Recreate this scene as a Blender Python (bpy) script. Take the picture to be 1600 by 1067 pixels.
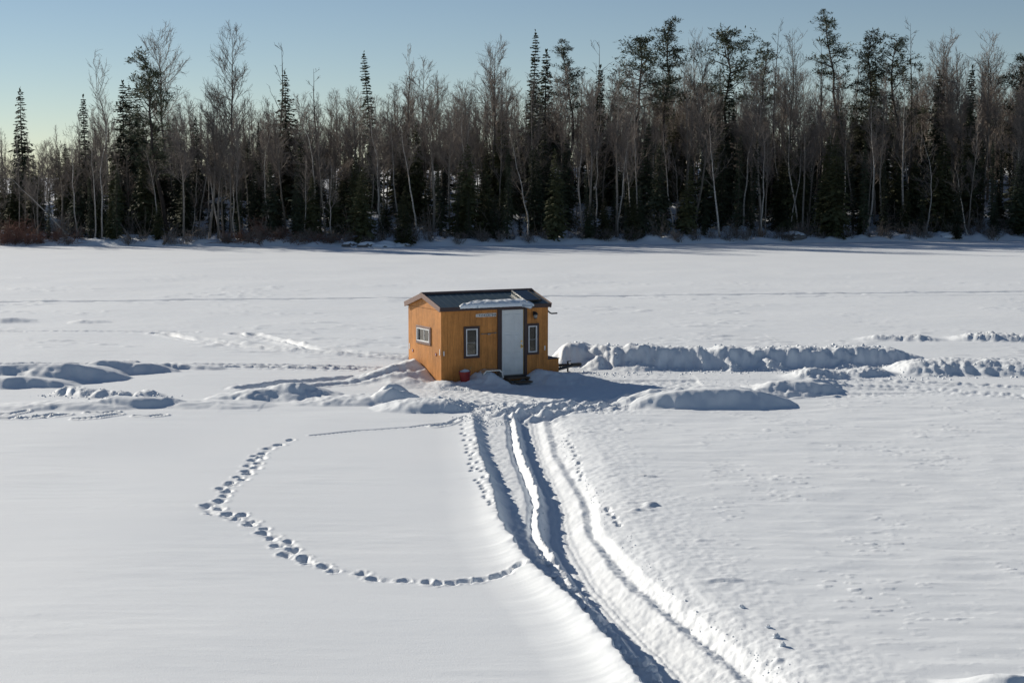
import bpy, math, random
import numpy as np
from mathutils import Vector, Matrix, Euler

R = math.radians
scene = bpy.context.scene
for o in list(bpy.data.objects):
    bpy.data.objects.remove(o)

# ------------------------------------------------------------------ camera, sky, sun, exposure
CAM_H = 6.5
PITCH = math.atan(258.5 / 2500.0)
cam_data = bpy.data.cameras.new('camera')
cam_data.sensor_width = 36.0
cam_data.lens = 36.0 * 2500.0 / 1600.0
cam_data.clip_start = 0.5
cam_data.clip_end = 6000.0
cam = bpy.data.objects.new('camera', cam_data)
scene.collection.objects.link(cam)
cam.location = (0, 0, CAM_H)
cam.rotation_euler = (math.pi / 2 - PITCH, 0, 0)
scene.camera = cam

SUN_EL = R(23.0)
SUN_AZ = math.atan2(-0.75, 0.66)          # measured from +Y towards +X
to_sun = Vector((math.sin(SUN_AZ) * math.cos(SUN_EL), math.cos(SUN_AZ) * math.cos(SUN_EL), math.sin(SUN_EL)))
world = bpy.data.worlds.new('World')
scene.world = world
world.use_nodes = True
wn = world.node_tree
wn.nodes.clear()
sky = wn.nodes.new('ShaderNodeTexSky')
sky.sky_type = 'NISHITA'
sky.sun_disc = False
sky.sun_elevation = SUN_EL
sky.sun_rotation = SUN_AZ
sky.altitude = 800
sky.air_density = 0.78
sky.dust_density = 0.0
sky.ozone_density = 0.7
bg = wn.nodes.new('ShaderNodeBackground')
bg.inputs['Strength'].default_value = 0.062
wo = wn.nodes.new('ShaderNodeOutputWorld')
wn.links.new(sky.outputs[0], bg.inputs[0])
wn.links.new(bg.outputs[0], wo.inputs[0])

sun_data = bpy.data.lights.new('sun', 'SUN')
sun_data.energy = 5.0
sun_data.angle = R(0.53)
sun_data.color = (1.0, 0.905, 0.765)
sun = bpy.data.objects.new('sun', sun_data)
scene.collection.objects.link(sun)
sun.location = (-60, 50, 60)
sun.rotation_euler = to_sun.to_track_quat('Z', 'Y').to_euler()

scene.view_settings.view_transform = 'Standard'
scene.view_settings.look = 'None'
scene.view_settings.exposure = 0.14
scene.view_settings.gamma = 1.0
scene.view_settings.use_curve_mapping = False
scene.render.engine = 'CYCLES'
scene.cycles.max_bounces = 6
scene.cycles.diffuse_bounces = 3
scene.cycles.transparent_max_bounces = 6

COL = scene.collection


# ------------------------------------------------------------------ helpers
def G(px, py, z=0.0):
    """the point at height z seen at a place of the 1600 x 1067 photograph"""
    u = (px - 800.0) / 2500.0
    v = (533.5 - py) / 2500.0
    dy = math.cos(PITCH) + v * math.sin(PITCH)
    dz = -math.sin(PITCH) + v * math.cos(PITCH)
    t = (z - CAM_H) / dz
    return (u * t, dy * t)


def hash2(ix, iy, seed):
    h = (ix.astype(np.int64) * 374761393 + iy.astype(np.int64) * 668265263 + seed * 974634541) & 0xFFFFFFFF
    h = ((h ^ (h >> 13)) * 1274126177) & 0xFFFFFFFF
    h = (h ^ (h >> 16)) & 0xFFFFFFFF
    return h.astype(np.float32) * np.float32(2 * math.pi / 4294967295.0)


def perlin(x, y, seed=0):
    x = np.asarray(x, dtype=np.float32)
    y = np.asarray(y, dtype=np.float32)
    ix = np.floor(x); iy = np.floor(y)
    fx = x - ix; fy = y - iy
    ux = fx * fx * fx * (fx * (fx * 6 - 15) + 10)
    uy = fy * fy * fy * (fy * (fy * 6 - 15) + 10)
    def g(dx, dy):
        a = hash2(ix + dx, iy + dy, seed)
        return np.cos(a) * (fx - dx) + np.sin(a) * (fy - dy)
    a = g(0, 0); b = g(1, 0); c = g(0, 1); d = g(1, 1)
    return (a + (b - a) * ux + (c - a) * uy + (a - b - c + d) * ux * uy) * 1.5


def fbm(x, y, seed=0, octaves=3, gain=0.5):
    s = 0; amp = 1.0
    for k in range(octaves):
        s = s + amp * perlin(x * (2 ** k), y * (2 ** k), seed + 17 * k)
        amp *= gain
    return s


def sstep(a, b, x):
    t = np.clip((x - a) / (b - a), 0, 1)
    return t * t * (3 - 2 * t)


def mesh_from(name, verts, faces, smooth=False):
    """faces: (n,k) int array or list of arrays with one k each"""
    me = bpy.data.meshes.new(name)
    verts = np.asarray(verts, dtype=np.float32).reshape(-1, 3)
    if not isinstance(faces, list):
        faces = [faces]
    faces = [np.asarray(f, dtype=np.int32) for f in faces if len(f)]
    me.vertices.add(len(verts))
    me.vertices.foreach_set('co', verts.ravel())
    idx = np.concatenate([f.ravel() for f in faces])
    sizes = np.concatenate([np.full(len(f), f.shape[1], dtype=np.int32) for f in faces])
    starts = np.concatenate([[0], np.cumsum(sizes)[:-1]]).astype(np.int32)
    me.loops.add(len(idx))
    me.loops.foreach_set('vertex_index', idx)
    me.polygons.add(len(sizes))
    me.polygons.foreach_set('loop_start', starts)
    me.polygons.foreach_set('loop_total', sizes)
    if smooth:
        me.polygons.foreach_set('use_smooth', np.ones(len(sizes), dtype=bool))
    me.update(calc_edges=True)
    return me


def link(name, me, mat=None, parent=None, loc=None, rot=None, scale=None):
    o = bpy.data.objects.new(name, me)
    COL.objects.link(o)
    if me is not None and mat is not None and len(me.materials) == 0:
        me.materials.append(mat)
    if parent is not None:
        o.parent = parent
    if loc is not None:
        o.location = loc
    if rot is not None:
        o.rotation_euler = rot
    if scale is not None:
        o.scale = scale
    return o


def tag(o, label=None, cat=None, group=None, kind=None):
    if label: o['label'] = label
    if cat: o['category'] = cat
    if group: o['group'] = group
    if kind: o['kind'] = kind
    return o


class MB:
    """collects simple solids for one mesh"""
    def __init__(self):
        self.v = []; self.f = []
    def poly(self, pts, faces):
        b = len(self.v)
        self.v += [tuple(p) for p in pts]
        self.f += [tuple(i + b for i in f) for f in faces]
        return self
    def box(self, x0, x1, y0, y1, z0, z1):
        return self.poly([(x0, y0, z0), (x1, y0, z0), (x1, y1, z0), (x0, y1, z0),
                          (x0, y0, z1), (x1, y0, z1), (x1, y1, z1), (x0, y1, z1)],
                         [(0, 3, 2, 1), (4, 5, 6, 7), (0, 1, 5, 4), (1, 2, 6, 5), (2, 3, 7, 6), (3, 0, 4, 7)])
    def prism(self, poly2d, fn, d0, d1):
        """poly2d counter-clockwise outline, fn(a, b, d) -> point, extruded from d0 to d1"""
        n = len(poly2d)
        pts = [fn(a, b, d0) for a, b in poly2d] + [fn(a, b, d1) for a, b in poly2d]
        fs = [tuple(range(n))[::-1], tuple(range(n, 2 * n))]
        fs += [(i, (i + 1) % n, n + (i + 1) % n, n + i) for i in range(n)]
        return self.poly(pts, fs)
    def tube(self, pts, r, sides=8, cap=True):
        pts = [Vector(p) for p in pts]
        rr = r if isinstance(r, (list, tuple)) else [r] * len(pts)
        rings = []
        for i, p in enumerate(pts):
            d = (pts[min(i + 1, len(pts) - 1)] - pts[max(i - 1, 0)]).normalized()
            a = d.cross(Vector((0, 0, 1)))
            if a.length < 1e-3: a = d.cross(Vector((1, 0, 0)))
            a.normalize(); b = d.cross(a)
            rings.append([p + rr[i] * (math.cos(2 * math.pi * k / sides) * a + math.sin(2 * math.pi * k / sides) * b) for k in range(sides)])
        b0 = len(self.v)
        for rg in rings: self.v += [tuple(q) for q in rg]
        for i in range(len(pts) - 1):
            for k in range(sides):
                k2 = (k + 1) % sides
                self.f.append((b0 + i * sides + k, b0 + i * sides + k2, b0 + (i + 1) * sides + k2, b0 + (i + 1) * sides + k))
        if cap:
            self.f.append(tuple(b0 + k for k in range(sides))[::-1])
            self.f.append(tuple(b0 + (len(pts) - 1) * sides + k for k in range(sides)))
        return self
    def lathe(self, prof, sides=20, cx=0, cy=0):
        b0 = len(self.v)
        for r, z in prof:
            for k in range(sides):
                a = 2 * math.pi * k / sides
                self.v.append((cx + r * math.cos(a), cy + r * math.sin(a), z))
        for i in range(len(prof) - 1):
            for k in range(sides):
                k2 = (k + 1) % sides
                self.f.append((b0 + i * sides + k, b0 + i * sides + k2, b0 + (i + 1) * sides + k2, b0 + (i + 1) * sides + k))
        return self
    def mesh(self, name, bevel=0.0, smooth=False):
        me = bpy.data.meshes.new(name)
        me.from_pydata(self.v, [], self.f)
        import bmesh
        bm = bmesh.new(); bm.from_mesh(me)
        bmesh.ops.recalc_face_normals(bm, faces=bm.faces)
        if bevel > 0:
            es = [e for e in bm.edges if len(e.link_faces) == 2 and e.calc_face_angle(0) > 0.6]
            bmesh.ops.bevel(bm, geom=es, offset=bevel, segments=1, affect='EDGES', profile=0.5)
        if smooth:
            for f in bm.faces: f.smooth = True
        bm.to_mesh(me); bm.free()
        return me
    def build(self, name, mat, parent=None, bevel=0.0, smooth=False):
        return link(name, self.mesh(name, bevel, smooth), mat, parent)


# ------------------------------------------------------------------ materials
def new_mat(name):
    m = bpy.data.materials.new(name)
    m.use_nodes = True
    nt = m.node_tree
    return m, nt, nt.nodes['Principled BSDF']


def nd(nt, typ, **kw):
    n = nt.nodes.new(typ)
    for k, v in kw.items():
        if k in n.inputs: n.inputs[k].default_value = v
        else: setattr(n, k, v)
    return n


def simple(name, col, rough=0.6, metal=0.0, var=0.12, scale=6.0, bump=0.0, spec=0.4, stretch=(1, 1, 1), objvar=0.0, blotch=0.0):
    """a procedural colour with noise-driven wear, optional bump and a per-object shift"""
    m, nt, b = new_mat(name)
    tc = nd(nt, 'ShaderNodeTexCoord')
    mp = nd(nt, 'ShaderNodeMapping'); mp.inputs['Scale'].default_value = stretch
    nt.links.new(tc.outputs['Object'], mp.inputs['Vector'])
    nz = nd(nt, 'ShaderNodeTexNoise', Scale=scale, Detail=5.0, Roughness=0.6)
    nt.links.new(mp.outputs[0], nz.inputs['Vector'])
    ramp = nd(nt, 'ShaderNodeMapRange')
    ramp.inputs['From Min'].default_value = 0.25; ramp.inputs['From Max'].default_value = 0.75
    ramp.inputs['To Min'].default_value = 1 - var; ramp.inputs['To Max'].default_value = 1 + var
    nt.links.new(nz.outputs['Fac'], ramp.inputs['Value'])
    val = ramp.outputs[0]
    if blotch > 0:
        nb_ = nd(nt, 'ShaderNodeTexNoise', Scale=1.6, Detail=6.0, Roughness=0.7)
        nt.links.new(tc.outputs['Object'], nb_.inputs['Vector'])
        mb_ = nd(nt, 'ShaderNodeMapRange')
        mb_.inputs['From Min'].default_value = .3; mb_.inputs['From Max'].default_value = .7
        mb_.inputs['To Min'].default_value = 1 - blotch; mb_.inputs['To Max'].default_value = 1 + .5 * blotch
        nt.links.new(nb_.outputs['Fac'], mb_.inputs['Value'])
        mm_ = nd(nt, 'ShaderNodeMath', operation='MULTIPLY')
        nt.links.new(val, mm_.inputs[0]); nt.links.new(mb_.outputs[0], mm_.inputs[1]); val = mm_.outputs[0]
    if objvar > 0:
        oi = nd(nt, 'ShaderNodeObjectInfo')
        mr = nd(nt, 'ShaderNodeMapRange')
        mr.inputs['To Min'].default_value = 1 - objvar; mr.inputs['To Max'].default_value = 1 + objvar
        nt.links.new(oi.outputs['Random'], mr.inputs['Value'])
        mu = nd(nt, 'ShaderNodeMath', operation='MULTIPLY')
        nt.links.new(val, mu.inputs[0]); nt.links.new(mr.outputs[0], mu.inputs[1])
        val = mu.outputs[0]
    hs = nd(nt, 'ShaderNodeHueSaturation'); hs.inputs['Color'].default_value = (*col, 1)
    nt.links.new(val, hs.inputs['Value'])
    nt.links.new(hs.outputs[0], b.inputs['Base Color'])
    b.inputs['Roughness'].default_value = rough
    b.inputs['Metallic'].default_value = metal
    b.inputs['Specular IOR Level'].default_value = spec
    if bump > 0:
        bp = nd(nt, 'ShaderNodeBump', Strength=bump, Distance=0.01)
        nt.links.new(nz.outputs['Fac'], bp.inputs['Height'])
        nt.links.new(bp.outputs[0], b.inputs['Normal'])
    return m


def snow_material(name, grain=1.0):
    m, nt, b = new_mat(name)
    tc = nd(nt, 'ShaderNodeTexCoord')
    # fine crystalline grain and wind-packed streaks
    n1 = nd(nt, 'ShaderNodeTexNoise', Scale=38.0, Detail=4.0, Roughness=0.65)
    mp = nd(nt, 'ShaderNodeMapping'); mp.inputs['Scale'].default_value = (1.0, 4.0, 1.0)
    mp.inputs['Rotation'].default_value = (0, 0, R(8))
    n2 = nd(nt, 'ShaderNodeTexNoise', Scale=2.2, Detail=6.0, Roughness=0.6)
    n3 = nd(nt, 'ShaderNodeTexNoise', Scale=0.25, Detail=3.0)
    nt.links.new(tc.outputs['Object'], n1.inputs['Vector'])
    nt.links.new(tc.outputs['Object'], mp.inputs['Vector'])
    nt.links.new(mp.outputs[0], n2.inputs['Vector'])
    nt.links.new(tc.outputs['Object'], n3.inputs['Vector'])
    mix = nd(nt, 'ShaderNodeMix', data_type='RGBA')
    mix.inputs['A'].default_value = (0.755, 0.81, 0.87, 1)
    mix.inputs['B'].default_value = (0.82, 0.865, 0.91, 1)
    nt.links.new(n3.outputs['Fac'], mix.inputs['Factor'])
    nt.links.new(mix.outputs['Result'], b.inputs['Base Color'])
    bp1 = nd(nt, 'ShaderNodeBump', Strength=0.35 * grain, Distance=0.012)
    bp2 = nd(nt, 'ShaderNodeBump', Strength=0.16 * grain, Distance=0.03)
    nt.links.new(n1.outputs['Fac'], bp1.inputs['Height'])
    nt.links.new(n2.outputs['Fac'], bp2.inputs['Height'])
    nt.links.new(bp2.outputs[0], bp1.inputs['Normal'])
    nt.links.new(bp1.outputs[0], b.inputs['Normal'])
    b.inputs['Roughness'].default_value = 0.62
    b.inputs['Specular IOR Level'].default_value = 0.25
    return m


M = {}
M['snow'] = snow_material('snow')
M['wood'] = simple('stained_siding', (0.54, 0.228, 0.060), 0.62, var=0.26, scale=5.0, bump=0.35, stretch=(7, 7, 0.6), objvar=0.07, spec=0.3, blotch=0.28)
M['wood_dark'] = simple('interior_wood', (0.16, 0.10, 0.06), 0.8)
M['trim'] = simple('brown_trim_paint', (0.055, 0.033, 0.032), 0.55, var=0.15, scale=9, bump=0.08)
M['rake'] = simple('brown_rake_metal', (0.20, 0.125, 0.105), 0.5, var=0.1, scale=8)
M['roof'] = simple('green_roof_metal', (0.055, 0.085, 0.098), 0.38, metal=0.0, var=0.18, scale=3.0, spec=0.6, objvar=0.06, blotch=0.2)
M['white'] = simple('white_vinyl', (0.72, 0.73, 0.74), 0.45, var=0.06)
M['door'] = simple('white_door_paint', (0.66, 0.69, 0.70), 0.45, var=0.05, scale=2.5, blotch=0.10)
M['brass'] = simple('brass', (0.62, 0.42, 0.16), 0.3, metal=1.0, var=0.1)
M['black'] = simple('black_metal', (0.018, 0.018, 0.02), 0.5, var=0.3, scale=12)
M['grey_metal'] = simple('grey_metal', (0.20, 0.20, 0.20), 0.45, metal=0.6, var=0.2)
M['alu'] = simple('aluminium', (0.62, 0.63, 0.62), 0.35, metal=0.7, var=0.08)
M['solar'] = simple('solar_cells', (0.010, 0.016, 0.03), 0.15, var=0.2, scale=18, spec=0.6)
M['red'] = simple('red_plastic', (0.20, 0.012, 0.013), 0.45, var=0.12, scale=5)
M['red_lens'] = simple('red_lens', (0.20, 0.012, 0.02), 0.2, var=0.1)
M['curtain'] = simple('pale_curtain', (0.42, 0.42, 0.37), 0.9, var=0.15, scale=8, stretch=(6, 6, 0.4))
M['plank'] = simple('weathered_plank', (0.13, 0.09, 0.06), 0.8, var=0.25, scale=7, bump=0.2, stretch=(1, 6, 6))
M['straw'] = simple('dry_stick', (0.34, 0.25, 0.12), 0.8, var=0.2)
M['plate'] = simple('white_number_plate', (0.70, 0.70, 0.68), 0.5, var=0.08)
M['ink'] = simple('black_ink', (0.012, 0.012, 0.016), 0.6)
M['lampglass'] = simple('frosted_lamp_glass', (0.28, 0.28, 0.27), 0.25, var=0.1)
M['birch_bark'] = simple('birch_bark', (0.44, 0.41, 0.37), 0.8, var=0.45, scale=2.2, stretch=(1, 1, 3.5), objvar=0.25)
M['aspen_bark'] = simple('aspen_bark', (0.20, 0.18, 0.155), 0.85, var=0.35, scale=1.6, stretch=(1, 1, 2), objvar=0.3)
M['dark_bark'] = simple('dark_bark', (0.075, 0.062, 0.055), 0.9, var=0.35, scale=2, objvar=0.25)
M['twig'] = simple('grey_brown_twigs', (0.20, 0.172, 0.152), 0.85, var=0.2, scale=0.8, objvar=0.25)
M['twig_red'] = simple('reddish_brush_twigs', (0.22, 0.12, 0.09), 0.85, var=0.25, scale=0.9, objvar=0.2)
M['rock'] = simple('shore_rock', (0.16, 0.15, 0.145), 0.85, var=0.35, scale=2.0, bump=0.4)


def needle_mat(name, c):
    m = simple(name, c, 0.7, var=0.45, scale=0.9, objvar=0.3, spec=0.25)
    return m


M['spruce'] = needle_mat('spruce_needles', (0.060, 0.074, 0.044))
M['fir'] = needle_mat('fir_needles', (0.085, 0.092, 0.044))
M['pine'] = needle_mat('pine_needles', (0.095, 0.110, 0.070))

# glass panes
gm = bpy.data.materials.new('window_glass'); gm.use_nodes = True
gnt = gm.node_tree; gnt.nodes.clear()
g_out = gnt.nodes.new('ShaderNodeOutputMaterial'); g_mix = gnt.nodes.new('ShaderNodeMixShader')
g_t = gnt.nodes.new('ShaderNodeBsdfTransparent'); g_t.inputs[0].default_value = (.55, .58, .57, 1)
g_g = gnt.nodes.new('ShaderNodeBsdfGlossy'); g_g.inputs['Roughness'].default_value = .05
g_f = gnt.nodes.new('ShaderNodeFresnel'); g_f.inputs['IOR'].default_value = 1.5
gnt.links.new(g_f.outputs[0], g_mix.inputs[0]); gnt.links.new(g_t.outputs[0], g_mix.inputs[1]); gnt.links.new(g_g.outputs[0], g_mix.inputs[2])
gnt.links.new(g_mix.outputs[0], g_out.inputs[0])
M['glass'] = gm

# ------------------------------------------------------------------ the hut's frame of reference
HUT_YAW = R(28)
HX, HY = G(690, 600)
HUT_L, HUT_W = 3.8, 2.44
hc, hs_ = math.cos(HUT_YAW), math.sin(HUT_YAW)


def hut_to_world(x, y):
    return (HX + x * hc - y * hs_, HY + x * hs_ + y * hc)


def world_to_hut(X, Y):
    dx = X - HX; dy = Y - HY
    return dx * hc + dy * hs_, -dx * hs_ + dy * hc


# ------------------------------------------------------------------ snow ground
def seg_dist(X, Y, pts):
    """distance to a polyline, the parameter along it (metres) and the side (+ = left of travel)"""
    best = np.full(X.shape, 1e9, dtype=np.float32); along = np.zeros_like(best); side = np.zeros_like(best)
    acc = 0.0
    for (x0, y0), (x1, y1) in zip(pts[:-1], pts[1:]):
        dx, dy = x1 - x0, y1 - y0
        L = math.hypot(dx, dy)
        t = np.clip(((X - x0) * dx + (Y - y0) * dy) / (L * L), 0, 1)
        ex = X - (x0 + t * dx); ey = Y - (y0 + t * dy)
        d = np.sqrt(ex * ex + ey * ey)
        cr = dx * ey - dy * ex
        m = d < best
        best = np.where(m, d, best); along = np.where(m, acc + t * L, along); side = np.where(m, np.sign(cr), side)
        acc += L
    return best, along, side


def crest_drift(X, Y, cx, cy, rx, rn, rf, h, rot=0.0, rx2=None):
    c, s = math.cos(rot), math.sin(rot)
    x = (X - cx) * c + (Y - cy) * s
    y = -(X - cx) * s + (Y - cy) * c
    r_x = np.where(x < 0, rx, rx if rx2 is None else rx2)
    a = np.clip(1 - (x / r_x) ** 2, 0, None)
    t = np.clip(1 + y / (rn * (.35 + .65 * a)), 0, 1)
    near = .7 * t + .3 * t * t * (3 - 2 * t)
    farp = np.clip(1 - (np.clip(y, 0, None) / rf) ** 2, 0, None) ** 1.3
    return h * a ** .9 * np.where(y < 0, near, farp)


def blob(X, Y, cx, cy, rx, ry_near, ry_far, h, rot=0.0, p=1.5, rx2=None):
    c, s = math.cos(rot), math.sin(rot)
    x = (X - cx) * c + (Y - cy) * s
    y = -(X - cx) * s + (Y - cy) * c
    r_y = np.where(y < 0, ry_near, ry_far)
    r_x = np.where(x < 0, rx, rx if rx2 is None else rx2)
    q = (x / r_x) ** 2 + (y / r_y) ** 2
    return h * np.clip(1 - q, 0, None) ** p


# cross-section of the rutted trail: picture columns of its edges on several rows
TR_ROWS = [648, 702, 770, 820, 887, 955, 1022, 1067, 1130]
TR_PX = [
    [738, 757, 788, 795, 802, 814, 838, 848, 860, 878, 915],
    [746, 768, 794, 803, 813, 826, 850, 862, 874, 892, 935],
    [770, 796, 822, 833, 843, 858, 886, 905, 919, 935, 978],
    [779, 806, 820, 828, 838, 857, 896, 915, 927, 940, 1004],
    [821, 851, 866, 876, 888, 905, 937, 966, 988, 1008, 1068],
    [892, 925, 936, 946, 956, 972, 1008, 1052, 1074, 1098, 1152],
    [947, 985, 1000, 1011, 1024, 1040, 1082, 1135, 1160, 1190, 1252],
    [980, 1022, 1036, 1047, 1060, 1078, 1124, 1188, 1213, 1245, 1310],
    [1030, 1080, 1095, 1107, 1122, 1140, 1195, 1265, 1295, 1330, 1400]]
TR_Z = [
    [.06, -.07, -.06, -.16, -.03, -.22, -.21, -.13, -.16, -.07, 0],
    [.08, -.10, -.09, -.20, -.03, -.27, -.25, -.16, -.19, -.08, 0],
    [.11, -.15, -.13, -.23, -.04, -.31, -.29, -.18, -.22, -.09, 0],
    [.14, -.20, -.19, -.26, -.07, -.34, -.31, -.19, -.23, -.09, 0],
    [.20, -.32, -.31, -.33, -.24, -.40, -.36, -.21, -.26, -.10, 0],
    [.24, -.38, -.36, -.35, -.32, -.43, -.38, -.22, -.28, -.11, 0],
    [.25, -.40, -.37, -.36, -.33, -.44, -.39, -.23, -.29, -.11, 0],
    [.25, -.40, -.37, -.36, -.33, -.44, -.39, -.23, -.29, -.11, 0],
    [.25, -.40, -.37, -.36, -.33, -.44, -.39, -.23, -.29, -.11, 0]]
TR_ROUGH = [.012, .014, .009, .010, .020, .006, .007, .010, .015, .011, .002]

FOOT = [(430, 150), (480, 130), (385, 165), (360, 185), (327, 195), (355, 203), (318, 213), (340, 226), (297, 237), (330, 248),
        (290, 260), (296, 272), (255, 288), (275, 300), (222, 314), (232, 326), (180, 342), (205, 355), (198, 375), (178, 398),
        (122, 418), (175, 433), (150, 454), (210, 455), (245, 475), (270, 458), (318, 485), (305, 500), (368, 517), (358, 535),
        (408, 549), (400, 562), (470, 570), (425, 590), (490, 605), (455, 627), (535, 640), (560, 663), (625, 675), (668, 695),
        (790, 706), (835, 728), (970, 735), (1070, 740), (1112, 747), (1175, 745), (1240, 737), (1300, 732), (1375, 720), (1420, 714), (1465, 703)]
FOOT = [G(280 + a / 2.7586, 640 + b / 2.7586) for a, b in FOOT]
PAWS = []
_r = random.Random(3)
for (a, b, c, d, n) in [(722, 666, 742, 745, 13), (744, 752, 772, 802, 9), (888, 683, 914, 745, 11), (946, 788, 975, 822, 6), (738, 690, 756, 760, 9)]:
    for i in range(n):
        t = (i + _r.uniform(-.3, .3)) / n
        PAWS.append(G(a + (c - a) * t + _r.uniform(-3, 3), b + (d - b) * t))


def ground_height(X, Y):
    X = X.astype(np.float32); Y = Y.astype(np.float32)
    z = np.zeros_like(X)
    act = np.nonzero((Y > 12) & (Y < 175) & (np.abs(X) < 75))[0]
    x = X[act]; y = Y[act]; h = np.zeros_like(x)
    # broad swells and wind streaks
    h += .05 * fbm(x / 9, y / 8, 1, 2)
    h += .009 * fbm((x + .3 * y) / 3.1, y / .8, 5, 3, .6) * (.35 + .65 * sstep(-.3, .4, fbm(x / 5, y / 6, 7, 2)))
    far = sstep(48, 60, y) * (1 - sstep(85, 120, y))
    patch = sstep(-.05, .5, fbm(x / 6, y / 5, 9, 2))
    s = fbm((x + .3 * y) / 1.5, y / .45, 12, 3, .55)
    h += far * (.2 + .8 * patch) * .055 * sstep(.15, .8, s)
    # small wind-cut scales over the field to the right, a few to the left
    right = sstep(-.3, 1.6, x - (.0 + (44 - y) * .085 + 1.9)) * (1 - sstep(44, 50, y))
    left = .18 * sstep(.3, .8, fbm(x / 4, y / 3, 21, 2)) * (1 - sstep(40, 47, y)) * (1 - right)
    p2 = sstep(-.1, .5, fbm(x / 2.2, y / 3.0, 23, 3))
    s2 = fbm((x + .35 * y) / .42, y / .17, 31, 3, .55)
    h += (right * (.25 + .75 * p2) + left) * .022 * sstep(.25, .85, s2)
    h += right * .020 * fbm((x + .3 * y) / 1.6, y / .7, 33, 2)

    # ---- the rutted trail from the near right up to the hut
    m = np.nonzero((y > 15) & (y < 47) & (np.abs(x) < 9))[0]
    if len(m):
        xx = x[m]; yy = y[m]
        yr = np.array([G(800, r)[1] for r in TR_ROWS])[::-1]
        xn = np.array([[G(p, r)[0] for p in row] for row, r in zip(TR_PX, TR_ROWS)])[::-1]
        zn = np.array(TR_Z)[::-1]
        fine = np.linspace(15, 47, 640)
        ker = np.exp(-np.linspace(-2.2, 2.2, 41) ** 2); ker /= ker.sum()
        def curve(col):
            c = np.interp(fine, yr, col)
            cp = np.concatenate([c[0] + (c[1] - c[0]) * np.arange(-20, 0), c, c[-1] + (c[-1] - c[-2]) * np.arange(1, 21)])
            return np.convolve(cp, ker, 'valid')
        n = xn.shape[1]
        XN = [np.interp(yy, fine, curve(xn[:, k])) + .045 * perlin(yy / .55, yy * 0 + k * 7.3, 40 + k) + (.02 if k in (0, 4) else .006) * perlin(yy / .16, yy * 0 + k * 3.1, 60 + k) for k in range(n)]
        ZN = [np.interp(yy, fine, curve(zn[:, k])) for k in range(n)]
        crest = (.04 + .04 * sstep(27, 34, yy)) * np.clip(perlin(yy / .45, yy * 0, 71) + .2, 0, 1) + (.022 + .025 * sstep(28, 34, yy)) * perlin(yy / .2, yy * 0, 72)
        Z0 = ZN[0]; ZN[0] = ZN[0] + crest
        ZN[4] = ZN[4] + .05 * perlin(yy / .4, yy * 0, 73)
        ZN[7] = ZN[7] + .03 * perlin(yy / .8, yy * 0, 74)
        ZN[9] = ZN[9] + .035 * perlin(yy / .7, yy * 0, 75)
        fade = 1 - sstep(43.0, 44.2, yy + .5 * perlin(xx / .6, yy * 0, 76))
        tz = np.zeros_like(xx); rough = np.zeros_like(xx); inside = np.zeros_like(xx)
        # left shoulder outside the crest and right shoulder outside the last edge
        dl = XN[0] - xx
        ml = (dl > 0) & (dl < 1.0)
        tz = np.where(ml, Z0 * (.4 * (1 - sstep(0, 1.0, dl)) + .6 * np.exp(-(dl / .28) ** 2)) + crest * np.exp(-(dl / .10) ** 2), tz)
        rough = np.where(ml, .004 * (1 - sstep(0, .3, dl)), rough)
        for k in range(n - 1):
            w = XN[k + 1] - XN[k]
            t = (xx - XN[k]) / np.maximum(w, .03)
            mk = (t >= 0) & (t < 1)
            tt = np.clip(t, 0, 1)
            e = tt if k in (5, 2, 6, 8) else .45 * tt + .55 * tt * tt * (3 - 2 * tt)
            if k == 0: e = 1 - (1 - tt) ** 1.6
            if k == 9: e = 1 - (1 - tt) ** 1.5
            tz = np.where(mk, ZN[k] + (ZN[k + 1] - ZN[k]) * e, tz)
            rough = np.where(mk, TR_ROUGH[k] + (TR_ROUGH[k + 1] - TR_ROUGH[k]) * tt, rough)
            inside = np.where(mk, 1 if k < 9 else 1 - tt, inside)
        lum = fbm(xx / .17, yy / .22, 81, 3, .6)
        near = 1 + .7 * (1 - sstep(22, 30, yy))
        shade = (xx > XN[0]) & (xx < XN[5])
        near = np.where(shade, 1 + 2.2 * (1 - sstep(26, 32, yy)), near)
        tz = tz + rough * near * (lum + .8 * np.abs(fbm(xx / .35, yy / .4, 83, 2)))
        # ski and track grooves pressed along the lanes
        lane = (xx - XN[5]) / np.maximum(XN[6] - XN[5], .05)
        tz = tz - np.where((lane > 0) & (lane < 1), .012 * (np.sin(lane * 19) > .3), 0)
        belt = sstep(-.2, .3, xx - XN[9]) * (1 - sstep(.5, 1.5, xx - XN[10])) * (1 - inside * .5)
        bl_ = fbm((xx + .3 * yy) / .95, yy / .38, 87, 3, .55)
        tz = tz + belt * (.07 * sstep(.3, .95, bl_) * sstep(.0, .5, fbm(xx / 1.6, yy / 2.2, 88, 2)) + .010 * fbm(xx / .2, yy / .2, 89, 2))
        keep = 1 - inside * fade * .8
        h[m] = h[m] * keep + tz * fade

    # ---- the trampled yard round the hut
    yard = sstep(-4.2, -1.2, x) * (1 - sstep(9.5, 15, x)) * sstep(43.2, 44.6, y + .35 * perlin(x / 1.1, y / 1.1, 90)) * (1 - sstep(52.6, 53.6, y))
    yard2 = yard * (1 - sstep(2.6, 4.2, x) * (1 - sstep(46.2, 48.0, y)))
    mm = np.nonzero(yard2 > .01)[0]
    yx = x[mm]; yy = y[mm]
    rg = .022 * fbm(yx / .2, yy / .24, 92, 3, .65) + .016 * np.abs(fbm(yx / .5, yy / .5, 95, 2))
    strong = 1 + 1.1 * (1 - sstep(45.5, 46.8, yy))
    h[mm] += yard2[mm] * (-.07 + rg * strong)
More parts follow.
